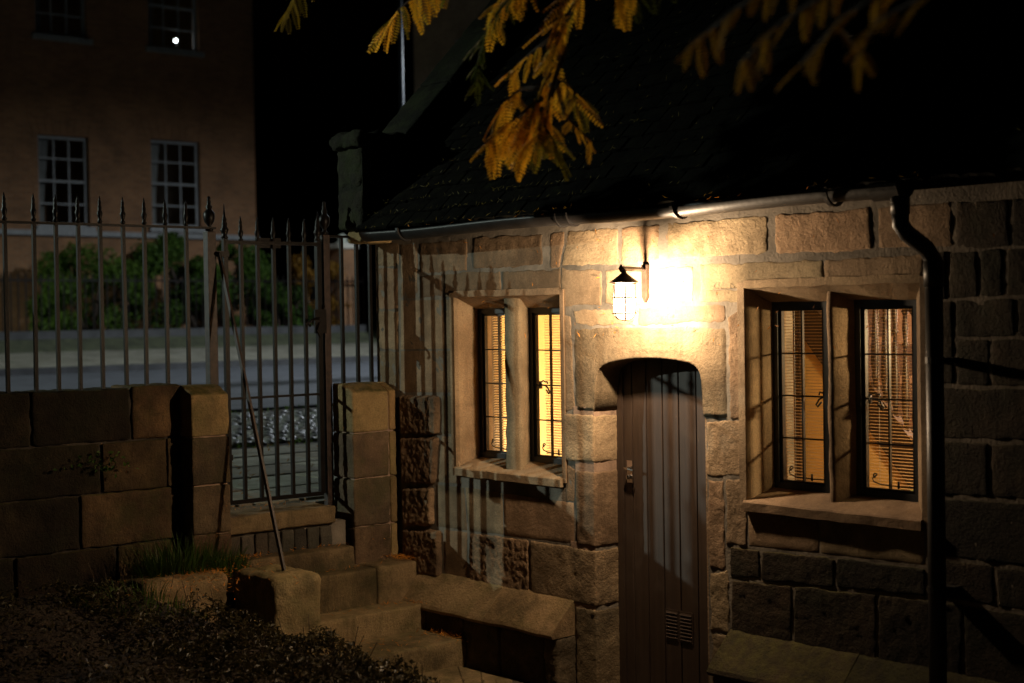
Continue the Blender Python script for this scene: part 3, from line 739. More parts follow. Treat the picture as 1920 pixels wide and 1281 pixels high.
# ---- gutter and downpipe
GY, GZ, GR = -.235, 2.765, .062
mb = MB()
ns = 12; sec = []
for j in range(ns+1):
    w = pi+pi*j/ns
    sec.append((GR*cos(w), GR*sin(w)))
sec += [(GR*.88*cos(2*pi-pi*j/ns), GR*.88*sin(2*pi-pi*j/ns)) for j in range(ns+1)]
gx = [-8.12+4.19*i/30 for i in range(31)]
for x in gx:
    sag = -.006*sin((x+8.12)*3.0)
    for (a, b) in sec: mb.v.append((x, GY+a, GZ+b+sag))
p = len(sec)
mb.f = [(i*p+j, i*p+(j+1) % p, (i+1)*p+(j+1) % p, (i+1)*p+j) for i in range(30) for j in range(p)]
mb.f += [tuple(range(ns+1)), tuple(30*p+j for j in range(ns, -1, -1))]
gut = mb.build('gutter', 'black_plastic', cot, smooth=True)
def ring(x, w, r, nm='bracket'):
    mb = MB(); k = 14
    for i, xx in enumerate((x-w/2, x+w/2)):
        for j in range(k+1):
            a = pi*.98+pi*1.04*j/k
            for rr in (r, r-.012): mb.v.append((xx, GY+rr*cos(a), GZ+rr*sin(a)))
    q = (k+1)*2
    for j in range(k):
        mb.f += [(2*j, 2*j+2, q+2*j+2, q+2*j), (2*j+1, q+2*j+1, q+2*j+3, 2*j+3), (2*j, 2*j+1, 2*j+3, 2*j+2), (q+2*j, q+2*j+2, q+2*j+3, q+2*j+1)]
    mb.build(nm, 'black_plastic', gut, smooth=False)
for x in (-7.69, -5.31, -4.33): ring(x, .022, .078)
for x in (-6.21, -6.12): ring(x, .018, .072, 'joint')
ring(-6.165, .11, .068, 'joint'); ring(-4.02, .16, .069, 'outlet')
PX, PYW = -3.965, -.085
mb = MB()
mb.tube([(PX, GY, 2.71), (PX, GY, 2.63)], .044, 14)
mb.tube([(PX, GY, 2.65), (PX, GY, 2.585), (PX+.012, GY+.03, 2.545), (PX+.060, PYW-.04, 2.475), (PX+.072, PYW, 2.42), (PX+.072, PYW, 2.36)], .040, 14)
mb.tube([(PX+.072, PYW, 2.42), (PX+.072, PYW, 2.30)], .047, 14)
mb.tube([(PX+.072, PYW, 2.32), (PX+.072, PYW, 0.0)], .041, 14)
pipe = mb.build('downpipe', 'black_plastic', cot, smooth=True)
for z in (1.95, .9):
    mb = MB(); mb.lathe([(.044, 0), (.044, .03)], (PX+.072, PYW, z), 14); mb.box(PX+.01, PX+.135, -.04, .012, z+.004, z+.026); mb.build('pipe_clip', 'black_plastic', pipe)

# ---- gable parapet and roof
TH = radians(46)
EY, EZ = -.26, 2.80
def roofpt(x, s, h=0): return (x, EY+s*cos(TH)-h*sin(TH), EZ+s*sin(TH)+h*cos(TH))
SL = 3.7
mb = MB()
a = [roofpt(-8.12, -.0, -.09), roofpt(-1.3, -.0, -.09), roofpt(-1.3, SL, -.09), roofpt(-8.12, SL, -.09)]
b = [roofpt(-8.12, -.0, -.02), roofpt(-1.3, -.0, -.02), roofpt(-1.3, SL, -.02), roofpt(-8.12, SL, -.02)]
mb.hull8(a, b)
roof = mb.build('roof', 'roof_tile', cot)
ry, rz = EY+SL*cos(TH), EZ+SL*sin(TH)
mb = MB(); mb.hull8([(-8.12, ry, rz-.1), (-1.3, ry, rz-.1), (-1.3, 5.4, 2.75), (-8.12, 5.4, 2.75)], [(-8.12, ry, rz), (-1.3, ry, rz), (-1.3, 5.5, 2.85), (-8.12, 5.5, 2.85)])
mb.build('rear_slope', 'roof_tile', roof)
tiles = []
for k in range(5):
    mb = MB(); W = .172; Ln = .27
    nx, ny = 4, 4
    for j in range(ny+1):
        for i in range(nx+1):
            x = -W/2+W*i/nx; y = Ln*j/ny
            c = .006*sin(pi*i/nx)*(1-j/ny)
            rag = .010*fbm((x, k*7, 0), 14, 3) if j == 0 else 0
            mb.v.append((x+.004*fbm((y, k, x), 9, 2), y+rag, c+.003*fbm((x, y, k*3), 16, 3)))
    t = len(mb.v)
    mb.v += [(x, y, z-.017) for (x, y, z) in mb.v]
    w = nx+1
    for j in range(ny):
        for i in range(nx):
            q = j*w+i
            mb.f += [(q, q+1, q+w+1, q+w), (t+q, t+q+w, t+q+w+1, t+q+1)]
    for i in range(nx): mb.f += [(i, t+i, t+i+1, i+1)]
    for j in range(ny): mb.f += [(j*w, (j+1)*w, t+(j+1)*w, t+j*w), (j*w+nx, t+j*w+nx, t+(j+1)*w+nx, (j+1)*w+nx)]
    tiles.append(mb.mesh('roof_tile', 'roof_tile'))
rest = MB(); count = 0
EXP = .118
rows = int(SL/EXP)
for r in range(rows):
    s = -.035+r*EXP
    x = -8.10+(.09 if r % 2 else 0)+random.uniform(-.01, .01)
    while x < -1.3:
        w = random.uniform(.94, 1.06)
        lift = .014+random.uniform(-.004, .008)
        loc = roofpt(x, s+random.uniform(-.012, .012), lift)
        rot = (TH-.075+random.uniform(-.02, .02), random.uniform(-.02, .02), random.uniform(-.02, .02))
        me = random.choice(tiles)
        if count < 300 and x < -3.1 and r < 14:
            link('roof_tile', me, roof, loc, rot, (w, 1, 1)); count += 1
        else:
            M = Matrix.Translation(loc) @ Matrix.Rotation(rot[0], 4, 'X')
            if r < 22: rest.add([M @ v.co for v in me.vertices], [tuple(p.vertices) for p in me.polygons])
        x += .182*w
o = rest.build('roof_tiles', 'roof_tile', roof); o['kind'] = 'stuff'
# leaf litter caught on the tiles
mb = MB()
def fleck(mb, p, n, ln, wd):
    n = Vector(n).normalized(); a = n.orthogonal().normalized(); a.rotate(Matrix.Rotation(random.uniform(0, 2*pi), 3, n)); b = n.cross(a)
    p = Vector(p)+n*.004; l = n*ln*random.uniform(.0, .5)
    mb.add([p-a*ln/2, p+b*wd/2+l*.3, p+a*ln/2+l, p-b*wd/2+l*.3], [(0, 1, 2, 3)])
for i in range(620):
    s = random.uniform(0, 1.8)**1.0; x = random.uniform(-8.1, -3.3)
    if random.random() < .45: x = random.uniform(-8.1, -6.0); s = random.uniform(0, .8)
    r = int((s+.035)/EXP)*EXP-.035-.012
    fleck(mb, roofpt(x, r, .028+.02*random.random()), (0, -.7, .7), random.uniform(.02, .045), random.uniform(.004, .010))
tag(mb.build('roof_leaf_litter', 'roof_leaves', None), 'yellow needle leaves caught between the dark roof tiles of the cottage', 'leaves', kind='stuff')
# parapet: sloping wall with a coping and a kneeler at the eaves
mb = MB()
prof = [(-.25, 2.80), (.20, 2.80), (.20, 2.6), (2.4, 2.6), (2.4, 5.60), (.18, 3.33), (-.25, 3.33)]
xa, xb = -8.42, -8.14
n = len(prof)
mb.add([(xa, y, z) for y, z in prof]+[(xb, y, z) for y, z in prof], [tuple(range(n)), tuple(range(2*n-1, n-1, -1))]+[(i, n+i, n+(i+1) % n, (i+1) % n) for i in range(n)])
par = mb.build('parapet', 'parapet_stone', cot)
block('kneeler', 'parapet_stone', par, -8.43, -8.13, -.262, .24, 2.79, 3.06, r=.03, rough=.02, res=.04)
block('kneeler', 'parapet_stone', par, -8.425, -8.135, -.258, .24, 3.07, 3.34, r=.03, rough=.02, res=.04)
block('kneeler_cap', 'parapet_stone', par, -8.46, -8.10, -.30, .26, 3.33, 3.44, r=.04, rough=.035, res=.04)
def cope(i):
    """one coping slab laid on the slope: a rounded block in slope space"""
    s0 = .02+i*.56; o = block('coping_stone', 'parapet_stone', par, -8.455, -8.105, s0, s0+.552, 0, .12, r=.018, rough=.010, res=.04)
    base = wl(par)
    for v in o.data.vertices:
        x, s_, h = v.co+base
        v.co = Vector((x, .16+s_*cos(TH)-h*sin(TH), 3.34+s_*sin(TH)+h*cos(TH)))-base
    o.data.update()
for i in range(6): cope(i)
block('corbel', 'pier_stone', par, -8.41, -8.15, -.20, .0, 2.70, 2.79, r=.02, rough=.01, res=.04)

# ------------------------------------------------------------------ rooms behind the windows
room = thing('cottage_room', 'warm lit rooms of the cottage seen through the leaded windows', 'room', (-6, 2, 0))
mb = MB(); mb.box(-8.08, -1.85, .47, 4.88, -.05, .02); mb.build('floor', 'dark_wood', room)
mb = MB(); mb.box(-8.08, -1.85, .47, 4.88, 2.56, 2.62); mb.build('ceiling', 'cream_paint', room)
mb = MB(); mb.box(-8.08, -8.03, .46, 4.88, .03, 2.55); mb.build('wall', 'cream_paint', room)
mb = MB(); mb.box(-6.42, -6.34, .46, 4.88, .03, 2.55); mb.build('partition', 'ochre_paint', room)
mb = MB(); mb.box(-6.33, -1.9, 2.75, 2.82, .03, 2.55); mb.build('wall', 'pink_paint', room)
mb = MB(); mb.box(-8.02, -6.43, 1.9, 1.96, .03, 2.55); mb.build('wall', 'cream_paint', room)
# plaster inside the front wall
mb = MB(); mb.box(-8.02, -7.58, .452, .468, .03, 2.55); mb.box(-6.47, -6.43, .452, .468, .03, 2.55); mb.build('wall_lining', 'cream_paint', room)

# staircase seen through the right hand window
st = thing('staircase', 'dark wooden staircase with turned balusters and lit cream spandrel behind right window', 'staircase', (-5.5, 1.6, 0))
sl = (1.135-2.024)/(-5.167+5.945)
def sz(x): return 2.024+sl*(x+5.945)
mb = MB(); mb.prism([(-5.955, 1.60), (-4.2, 1.60), (-4.2, 1.64), (-5.955, 1.64)], 0, 1)
mb.v = [(x, y, 0.03 if z == 0 else max(.04, sz(x))) for x, y, z in mb.v]; mb.build('spandrel', 'spandrel_paint', st)
mb = MB(); mb.hull8([(-6.30, 1.58, sz(-6.30)), (-4.2, 1.58, sz(-4.2)), (-4.2, 1.645, sz(-4.2)), (-6.30, 1.645, sz(-6.30))], [(-6.30, 1.58, sz(-6.30)+.30), (-4.2, 1.58, sz(-4.2)+.30), (-4.2, 1.645, sz(-4.2)+.30), (-6.30, 1.645, sz(-6.30)+.30)])
mb.build('string_board', 'dark_wood', st)
mb = MB(); mb.hull8([(-6.3, 1.585, sz(-6.3)+1.05), (-4.2, 1.585, sz(-4.2)+1.05), (-4.2, 1.645, sz(-4.2)+1.05), (-6.3, 1.645, sz(-6.3)+1.05)], [(-6.3, 1.585, sz(-6.3)+1.12), (-4.2, 1.585, sz(-4.2)+1.12), (-4.2, 1.645, sz(-4.2)+1.12), (-6.3, 1.645, sz(-6.3)+1.12)])
mb.build('handrail', 'dark_wood', st)
bal = [(r*.8, z) for r, z in [(.020, 0), (.020, .10), (.030, .12), (.022, .14), (.034, .20), (.030, .32), (.020, .46), (.015, .54), (.028, .56), (.015, .58), (.024, .66), (.018, .74), (.030, .76), (.020, .78), (.020, .90)]]
mbb = MB(); mbb.lathe(bal, (0, 0, 0), 10); bme = mbb.mesh('baluster', 'dark_wood', True)
for i in range(23):
    x = -5.86+i*.072
    link('baluster', bme, st, (x, 1.615, sz(x)+.24))
for i in range(9):
    x = -6.1+i*.22; mb = MB(); z = sz(x)+.02
    mb.box(x, x+.24, 1.66, 2.45, max(.03, z-.2), z); mb.build('tread', 'dark_wood', st)
mb = MB(); mb.box(-6.0, -5.955, 1.55, 1.66, .03, 2.3); mb.build('newel', 'dark_wood', st)
mb = MB(); mb.box(-6.33, -6.0, 1.60, 1.64, .03, 2.05); mb.build('side_panel', 'ochre_paint', st)

# house plant on the inner sill
pl = thing('house_plant', 'strappy green house plant in a pot behind the right casement', 'plant', (-4.42, .62, 1.2))
mb = MB(); mb.lathe([(.05, -.16), (.075, .0), (.08, .02), (.07, .02)], (-4.42, .62, 1.17), 14); mb.build('pot', 'ceramic', pl, smooth=True)
for i in range(9):
    a = i*2*pi/9+.3; L = random.uniform(.18, .30); mb = MB(); w = .011
    ps = []
    for k in range(7):
        t = k/6; r = L*t; z = 1.19+L*(1.1*t-1.0*t*t)
        c = Vector((-4.42+r*cos(a)*.8, .62+r*sin(a)*.6, z)); sdv = Vector((-sin(a), cos(a), 0))*w*(1-t*.85)
        ps += [c-sdv, c+sdv]
    mb.add(ps, [(2*k, 2*k+1, 2*k+3, 2*k+2) for k in range(6)]); mb.build('leaf', 'leaf_hedge', pl, smooth=True)
mb = MB(); mb.box(-4.62, -4.2, .47, .75, .98, 1.0); tag(mb.build('window_shelf', 'dark_wood', None), 'dark wooden shelf below the right casement holding the house plant', 'shelf')

# venetian blinds
def blind(x0, x1, z0, z1, tilt, mat, label, pitch=.0165, wd=.017, Y=.30):
    b = thing('venetian_blind', label, 'blind', ((x0+x1)/2, Y, z0), 'slatted blinds in the cottage windows')
    mb = MB(); n = int((z1-z0)/pitch)
    for i in range(n):
        z = z0+i*pitch; c, s = cos(tilt)*wd/2, sin(tilt)*wd/2
        mb.quad((x0, Y-c, z-s), (x1, Y-c, z-s), (x1, Y+c, z+s), (x0, Y+c, z+s))
    o = mb.build('slats', mat, b); o['kind'] = 'stuff'
    mb = MB(); mb.box(x0-.005, x1+.005, Y-.013, Y+.013, z1, z1+.03); mb.build('head_rail', 'white_paint', b)
    for x in (x0+.06, x1-.06):
        mb = MB(); mb.tube([(x, Y-.001, z0), (x, Y-.001, z1)], .0012, 5); mb.build('cord', 'white_paint', b)
BL = 'slatted blind glowing warm in the '
blind(-7.47, -7.13, 1.28, 2.27, radians(24), 'blind_slat', BL+'left light of the window left of the door')
blind(-6.97, -6.62, 1.28, 2.27, radians(24), 'blind_slat', BL+'right light of the window left of the door')
blind(-5.06, -4.69, 1.26, 2.27, radians(8), 'blind_slat_wood', 'slatted brown blind in the left light of the window beside the downpipe')
blind(-4.53, -4.15, 1.26, 2.27, radians(8), 'blind_slat_wood', 'slatted brown blind in front of the balusters beside the downpipe')
# drawn curtain at the left of the left window
def curtain(x0, x1, Y, label):
    mb = MB(); n = 30
    for i in range(n+1):
        x = x0+(x1-x0)*i/n
        for z in (1.1, 1.7, 2.3): mb.v.append((x, Y+.018*sin(i*1.3)+.006*sin(i*3.1), z))
    mb.f = [(i*3+j, (i+1)*3+j, (i+1)*3+j+1, i*3+j+1) for i in range(n) for j in range(2)]
    tag(mb.build('curtain', 'curtain_cloth', None, smooth=True), label, 'curtain')
def room_lamp(name, label, loc, watt, r=.06, col=ROOM_COL):
    t = thing(name, label, 'lamp', loc)
    mb = MB(); mb.lathe([(.02, -.07), (.06, -.05), (.075, 0), (.06, .05), (.02, .07)], loc, 14); mb.build('globe', 'room_glow', t, smooth=True)
    mb = MB(); mb.tube([(loc[0], loc[1], loc[2]+.06), (loc[0], loc[1], 2.57)], .004, 6); mb.build('cord', 'white_paint', t)
    ld = D.lights.new(name+'_light', 'POINT'); ld.energy = watt; ld.color = col; ld.shadow_soft_size = r
    lo = D.objects.new('light', ld); COL.objects.link(lo); lo.parent = t; lo.location = (0, 0, -.09)
    return t
room_lamp('pendant_lamp', 'warm pendant lamp hanging in the room behind the left window', (-7.0, 1.25, 1.95), 72)
room_lamp('pendant_lamp', 'low warm lamp hanging close behind the blind of the left window', (-7.42, .62, 1.06), 66, col=(1.0, .82, .58))
room_lamp('pendant_lamp', 'warm pendant lamp hanging in the room behind the right window', (-3.4, 1.0, 2.2), 270)
room_lamp('pendant_lamp', 'warm pendant lamp hanging over the stair behind the balusters', (-4.75, 2.35, 2.3), 45, col=(1.0, .62, .40))

# ------------------------------------------------------------------ wall lantern
LX, LY = -5.695, -.27
lan = thing('wall_lantern', 'lit caged wall lantern with conical cap on bracket above the door', 'lantern', (LX, LY, 2.17))
mb = MB(); mb.lathe([(.030, 2.176), (.052, 2.19), (.056, 2.21), (.056, 2.352), (.05, 2.358)], (LX, LY, 0), 20); mb.build('glass', 'lantern_glass' if 'lantern_glass' in MATS else 'lamp_glow', lan, smooth=True)
mb = MB(); mb.lathe([(.078, 2.366), (.080, 2.370), (.045, 2.395), (.016, 2.418), (.014, 2.43), (.012, 2.436)], (LX, LY, 0), 20); mb.build('cap', 'lantern_metal', lan, smooth=False)
mb = MB()
def hoop(z, r, t=.0036):
    mb.tube([(LX+r*cos(a*pi/12), LY+r*sin(a*pi/12), z) for a in range(25)], t, 5, cap=False)
for z in (2.36, 2.287, 2.203): hoop(z, .0635)
for i in range(6):
    a = i*pi/3+.35; c, s = cos(a), sin(a)
    mb.tube([(LX+.0635*c, LY+.0635*s, 2.366), (LX+.0635*c, LY+.0635*s, 2.203), (LX+.055*c, LY+.055*s, 2.185), (LX+.035*c, LY+.035*s, 2.170), (LX, LY, 2.163)], .0034, 5)
mb.build('cage', 'lantern_metal', lan, smooth=True)
mb = MB(); mb.bar((LX+.006, LY-.02, 2.443), (-5.80, -.006, 2.443), .018, .018)
mb.lathe([(.004, -.022), (.02, 0), (.004, .022)], (LX+.008, LY-.03, 2.443), 4); mb.build('arm', 'lantern_metal', lan)
PX0 = -5.80
mb = MB(); mb.add([(PX0-.02, -.008, 2.47), (PX0+.02, -.008, 2.47), (PX0+.02, -.008, 2.29), (PX0, -.008, 2.26), (PX0-.02, -.008, 2.29), (PX0-.02, .016, 2.47), (PX0+.02, .016, 2.47), (PX0+.02, .016, 2.29), (PX0, .016, 2.26), (PX0-.02, .016, 2.29)],
                  [(4, 3, 2, 1, 0), (5, 6, 7, 8, 9), (0, 1, 6, 5), (1, 2, 7, 6), (2, 3, 8, 7), (3, 4, 9, 8), (4, 0, 5, 9)]); mb.build('back_plate', 'lantern_metal', lan)
ld = D.lights.new('lantern_light', 'POINT'); ld.energy = LANTERN_W; ld.color = LANTERN_COL; ld.shadow_soft_size = .03
lo = D.objects.new('light', ld); COL.objects.link(lo); lo.parent = lan; lo.location = (0, 0, .11)

# ------------------------------------------------------------------ garden wall, piers
wall = thing('garden_wall', 'low wall of large brown sandstone blocks under the iron railing', 'wall', (-8.4, -3, .6))
mb = MB(); mb.box(-8.54, -8.29, -6.0, -1.50, .3, 1.78); mb.build('mortar_core', 'mortar_dark', wall)
XW = -8.27
for (ya, yb, z0, z1) in ((-3.5,-2.505,1.49,1.80),(-2.49,-1.883,1.49,1.80),(-1.870,-1.54,1.49,1.81),(-2.78,-2.085,1.19,1.48),(-2.065,-1.65,1.19,1.478),(-1.64,-1.5,1.19,1.48),(-3.4,-2.8,1.19,1.48),(-2.9,-2.22,.87,1.18),(-2.205,-1.60,.87,1.18),(-1.59,-1.5,.87,1.18),(-3.5,-2.92,.87,1.18),(-2.6,-2.0,.55,.86),(-1.98,-1.5,.55,.86),(-3.4,-2.62,.55,.86),(-4.3,-3.52,1.49,1.80),(-4.2,-3.42,1.19,1.48),(-4.3,-3.52,.87,1.18),(-4.2,-3.42,.55,.86)):
    cap = z1 > 1.7
    block('stone_block', 'wall_stone' if ya > -1.95 or (ya > -2.3 and z0 < 1.4) else 'sandstone_shaded', wall, -8.56 if cap else -8.46, XW, ya, yb, z0, z1, r=.018 if cap else .009, rough=.011, freq=11, res=.022)  # blocks further left get the stone copy with edge darkening in its colour
def pier(name, label, x0, x1, y0, y1, rows, mats, split=None, base=.45):
    p = thing(name, label, 'gate pier', ((x0+x1)/2, (y0+y1)/2, base))
    mb = MB(); mb.box(x0+.02, x1-.015, y0+.015, y1-.015, base, rows[-1][1]-.03); mb.build('mortar_core', 'mortar_pink', p)
    for i, (z0, z1) in enumerate(rows):
        top = i == len(rows)-1
        slope = (lambda x, y, z: (.055*min(1, (x1-x)/.12) if z > z1-.06 else 0)) if top else None
        parts = [(y0, y1)] if split is None else [(y0, split), (split+.008, y1)]
        for j, (a, b) in enumerate(parts):
            block('stone_block', mats[(i+j) % len(mats)] if j == 0 else 'pier_stone', p, x0, x1, a, b, z0, z1, r=.014 if top else .010, rough=.005 if top else .009, freq=12, res=.024, slope=slope)
    return p
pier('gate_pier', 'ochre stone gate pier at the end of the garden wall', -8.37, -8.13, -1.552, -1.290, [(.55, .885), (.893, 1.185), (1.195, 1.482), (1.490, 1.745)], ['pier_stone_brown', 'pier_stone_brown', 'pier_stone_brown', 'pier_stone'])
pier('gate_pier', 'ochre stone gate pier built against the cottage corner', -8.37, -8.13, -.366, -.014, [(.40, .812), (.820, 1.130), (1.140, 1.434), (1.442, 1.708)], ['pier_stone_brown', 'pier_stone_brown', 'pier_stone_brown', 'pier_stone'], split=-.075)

# ------------------------------------------------------------------ ironwork
XF = -8.40
def spike(mb, y, z, h=.165, s=1.0, x=XF):
    mb.lathe([(.010*s, 0), (.017*s, .012), (.010*s, .024), (.015*s, .045), (.019*s, .062), (.011*s, .080), (.013*s, .098), (.009*s, .112), (.011*s, .125), (.006*s, .145), (.002, h)], (x, y, z), 8)
def urn(mb, y, z, s=1.0, x=XF):
    mb.lathe([(.022*s, 0), (.026*s, .012), (.014*s, .026), (.012*s, .036), (.030*s, .058), (.036*s, .085), (.036*s, .115), (.026*s, .128), (.016*s, .140), (.022*s, .155), (.012*s, .170), (.014*s, .184), (.010*s, .20), (.013*s, .208), (.006, .222)], (x, y, z), 12)
rail = thing('iron_railing', 'black iron railing with spiked finials standing on the garden wall', 'railing', (XF, -3, 1.78))
mb = MB(); mb.box(XF-.010, XF+.020, -6.0, -1.215, 2.776, 2.790); mb.build('top_rail', 'iron', rail)
ys = [-2.578, -2.404, -2.270, -2.131, -1.992, -1.843, -1.702, -1.561, -1.417]
ys = [-2.578-.14*k for k in range(14, 0, -1)]+ys
for y in ys:
    t = random.uniform(-.006, .006)
    mb = MB(); mb.bar((XF, y+t, 1.74), (XF, y, 2.776), .021, .021); b = mb.build('bar', 'iron', rail)
    mb = MB(); spike(mb, y, 2.790); mb.build('finial', 'iron', b, smooth=True)
def post(y, w, z0, label):
    p = thing('gate_post', label, 'gate post', (XF, y, z0))
    mb = MB(); mb.box(XF-w/2, XF+w/2, y-w/2, y+w/2, z0, 2.76); mb.build('shaft', 'iron_rusty', p, bevel=.004)
    mb = MB(); urn(mb, y, 2.762); mb.build('urn_finial', 'iron', p, smooth=True)
post(-1.253, .060, 1.60, 'square iron gate post with urn finial on the left gate pier')
post(-.384, .050, .72, 'square iron gate post with urn finial against the right gate pier')
gate = thing('garden_gate', 'black iron garden gate of tall spiked bars between the stone piers', 'gate', (XF, -.83, 1.03))
mb = MB(); mb.bar((XF, -1.145, 1.03), (XF, -1.145, 2.72), .030, .030); g1 = mb.build('stile', 'iron', gate)
mb = MB(); spike(mb, -1.145, 2.715, .225, 1.5); mb.build('finial', 'iron', g1, smooth=True)
mb = MB(); mb.bar((XF, -.440, 1.03), (XF, -.440, 2.72), .034, .034); g1 = mb.build('stile', 'iron', gate)
mb = MB(); spike(mb, -.440, 2.715, .20, 1.5); mb.build('finial', 'iron', g1, smooth=True)
for y in (-1.028, -.905, -.785, -.666, -.546):
    mb = MB(); mb.bar((XF, y, 1.03), (XF, y, 2.70), .022, .022); b = mb.build('bar', 'iron', gate)
    mb = MB(); spike(mb, y, 2.70); mb.build('finial', 'iron', b, smooth=True)
for z, h in ((2.696, .022), (1.695, .014), (1.030, .026)):
    mb = MB(); mb.box(XF-.008, XF+.017, -1.15, -.435, z-h/2, z+h/2); mb.build('rail', 'iron', gate)
mb = MB(); mb.box(XF-.020, XF-.012, -.91, -.72, 2.665, 2.73); mb.build('plate', 'iron', gate)
mb = MB(); mb.box(XF+.017, XF+.03, -.49, -.40, 2.10, 2.26)
mb.tube([(XF+.03, -.46, 2.20), (XF+.06, -.50, 2.20), (XF+.065, -.54, 2.19), (XF+.06, -.56, 2.165), (XF+.055, -.545, 2.15)], .009, 7)
mb.tube([(XF+.03, -.46, 2.17), (XF+.05, -.49, 2.12), (XF+.045, -.46, 2.07)], .008, 7); mb.tube([(XF+.02, -.42, 2.26), (XF+.035, -.42, 2.29)], .010, 7)
mb.build('latch', 'iron', gate, smooth=False)
for z in (2.62, 1.32):
    mb = MB(); mb.box(XF-.005, XF+.03, -1.23, -1.13, z-.018, z+.018); mb.build('hinge', 'iron', gate)
sr = thing('iron_railing', 'short iron railing of three bars between gate post and cottage wall', 'railing', (XF, -.2, 1.70))
mb = MB(); mb.box(XF-.010, XF+.018, -.36, -.005, 2.742, 2.758); mb.build('top_rail', 'iron', sr)
for y in (-.252, -.129, -.018):
    mb = MB(); mb.bar((XF, y, 1.60), (XF, y, 2.742), .022, .022); mb.build('bar', 'iron', sr)
stay = thing('stay_bar', 'rusty iron stay bar slanting from the gate post down to the steps', 'stay bar', (-7.62, -1.24, .70))
mb = MB(); mb.bar((-8.36, -1.205, 2.60), (-7.63, -1.23, .70), .028, .014); mb.build('bar', 'iron_rusty', stay)
mb = MB(); mb.tube([(-8.375, -1.23, 2.62), (-8.345, -1.215, 2.62), (-8.345, -1.205, 2.57)], .013, 8); mb.build('hook', 'iron', stay)

# ------------------------------------------------------------------ steps
steps = thing('stone_steps', 'worn sandstone steps leading from the iron gate down to the cottage door', 'steps', (-7.8, -.8, 0))
block('sill_slab', 'step_stone', steps, -8.60, -8.15, -1.36, -.50, .86, .972, r=.015, rough=.010, res=.035)
for i in range(9):
    y = -1.40+i*.098
    block('sett', 'sett_stone', steps, -8.30, -8.165+random.uniform(-.008, .008), y+.004, y+.094, .66, .845, r=.012, rough=.008, res=.03)
mb = MB(); mb.box(-8.55, -8.19, -1.42, -.40, .3, .865); mb.build('riser_core', 'mortar', steps)
block('step_slab', 'step_stone', steps, -8.35, -8.04, -1.60, -.43, .52, .712, r=.016, rough=.008, res=.035, freq=7)
block('step_slab', 'step_stone', steps, -8.30, -7.90, -1.12, -.355, .30, .575, r=.016, rough=.008, res=.035, freq=7)
block('step_slab', 'step_stone', steps, -8.30, -7.905, -.345, -.02, .30, .580, r=.018, rough=.010, res=.03, freq=7)
block('step_slab', 'step_stone', steps, -8.30, -7.685, -1.25, -.055, .12, .338, r=.016, rough=.008, res=.035, freq=6)
block('step_slab', 'step_stone', steps, -8.0, -7.27, -1.40, -.04, -.06, .178, r=.016, rough=.008, res=.04, freq=6)
block('step_slab', 'step_stone', steps, -7.3, -6.75, -1.40, -.19, -.20, .02, r=.016, rough=.008, res=.05, freq=6)
kb = block('kerb_stone', 'step_stone', None, -7.93, -7.43, -1.42, -1.085, .18, .695, r=.045, rough=.018, res=.03, freq=7)
tag(kb, 'large rounded stone block at the foot of the slanting stay bar', 'stone block')
kb = block('kerb_stone', 'step_stone', None, -8.20, -7.80, -2.05, -1.50, .30, .70, r=.045, rough=.018, res=.035, freq=7)
tag(kb, 'low mossy kerb stone beneath the grass tuft by the garden wall', 'stone block')

# ------------------------------------------------------------------ planting in the garden
def blades(mb, cx, cy, rx, ry, n, h, zf):
    for i in range(n):
        a = random.uniform(0, 2*pi); r = math.sqrt(random.random())
        x, y = cx+rx*r*cos(a), cy+ry*r*sin(a); z = zf(x, y)
        L = h*random.uniform(.5, 1.15)*(1-.4*r); lean = random.uniform(.15, .7); d = a+random.uniform(-.9, .9)
        w = random.uniform(.003, .006); sdv = Vector((-sin(d), cos(d), 0))*w
        ps = []
        for k in range(5):
            t = k/4; c = Vector((x+cos(d)*lean*L*t*t, y+sin(d)*lean*L*t*t, z-.01+L*t*(1-.35*lean*t)))
            ps += [c-sdv*(1-t*.9), c+sdv*(1-t*.9)]
        mb.add(ps, [(2*k, 2*k+1, 2*k+3, 2*k+2) for k in range(4)])
mb = MB(); blades(mb, -8.05, -1.70, .13, .27, 640, .40, lambda x, y: .64); blades(mb, -7.99, -1.42, .10, .16, 280, .24, lambda x, y: .66)
tag(mb.build('grass_tuft', 'grass', None, smooth=True), 'tuft of long green grass growing at the foot of the left gate pier', 'grass')
mb = MB(); blades(mb, -7.7, -2.1, .35, .4, 420, .15, lambda x, y: bank(x, y))
tag(mb.build('short_grass', 'grass', None, smooth=True), 'short rough grass on the garden bank by the wall', 'grass', kind='stuff')

def leafquad(mb, p, size, up=Vector((0, 0, 1)), jitter=1.0):
    n = (up+Vector((random.gauss(0, 1), random.gauss(0, 1), random.gauss(0, .6)))*jitter).normalized()
    a = n.orthogonal().normalized(); a.rotate(Matrix.Rotation(random.uniform(0, 2*pi), 3, n)); b = n.cross(a)
    l, w = size, size*random.uniform(.4, .6); fo = n*size*.16
    mb.add([p-a*l*.5, p+b*w*.5+fo-a*l*.05, p+a*l*.5, p-b*w*.5+fo-a*l*.05], [(0, 1, 2), (0, 2, 3)])
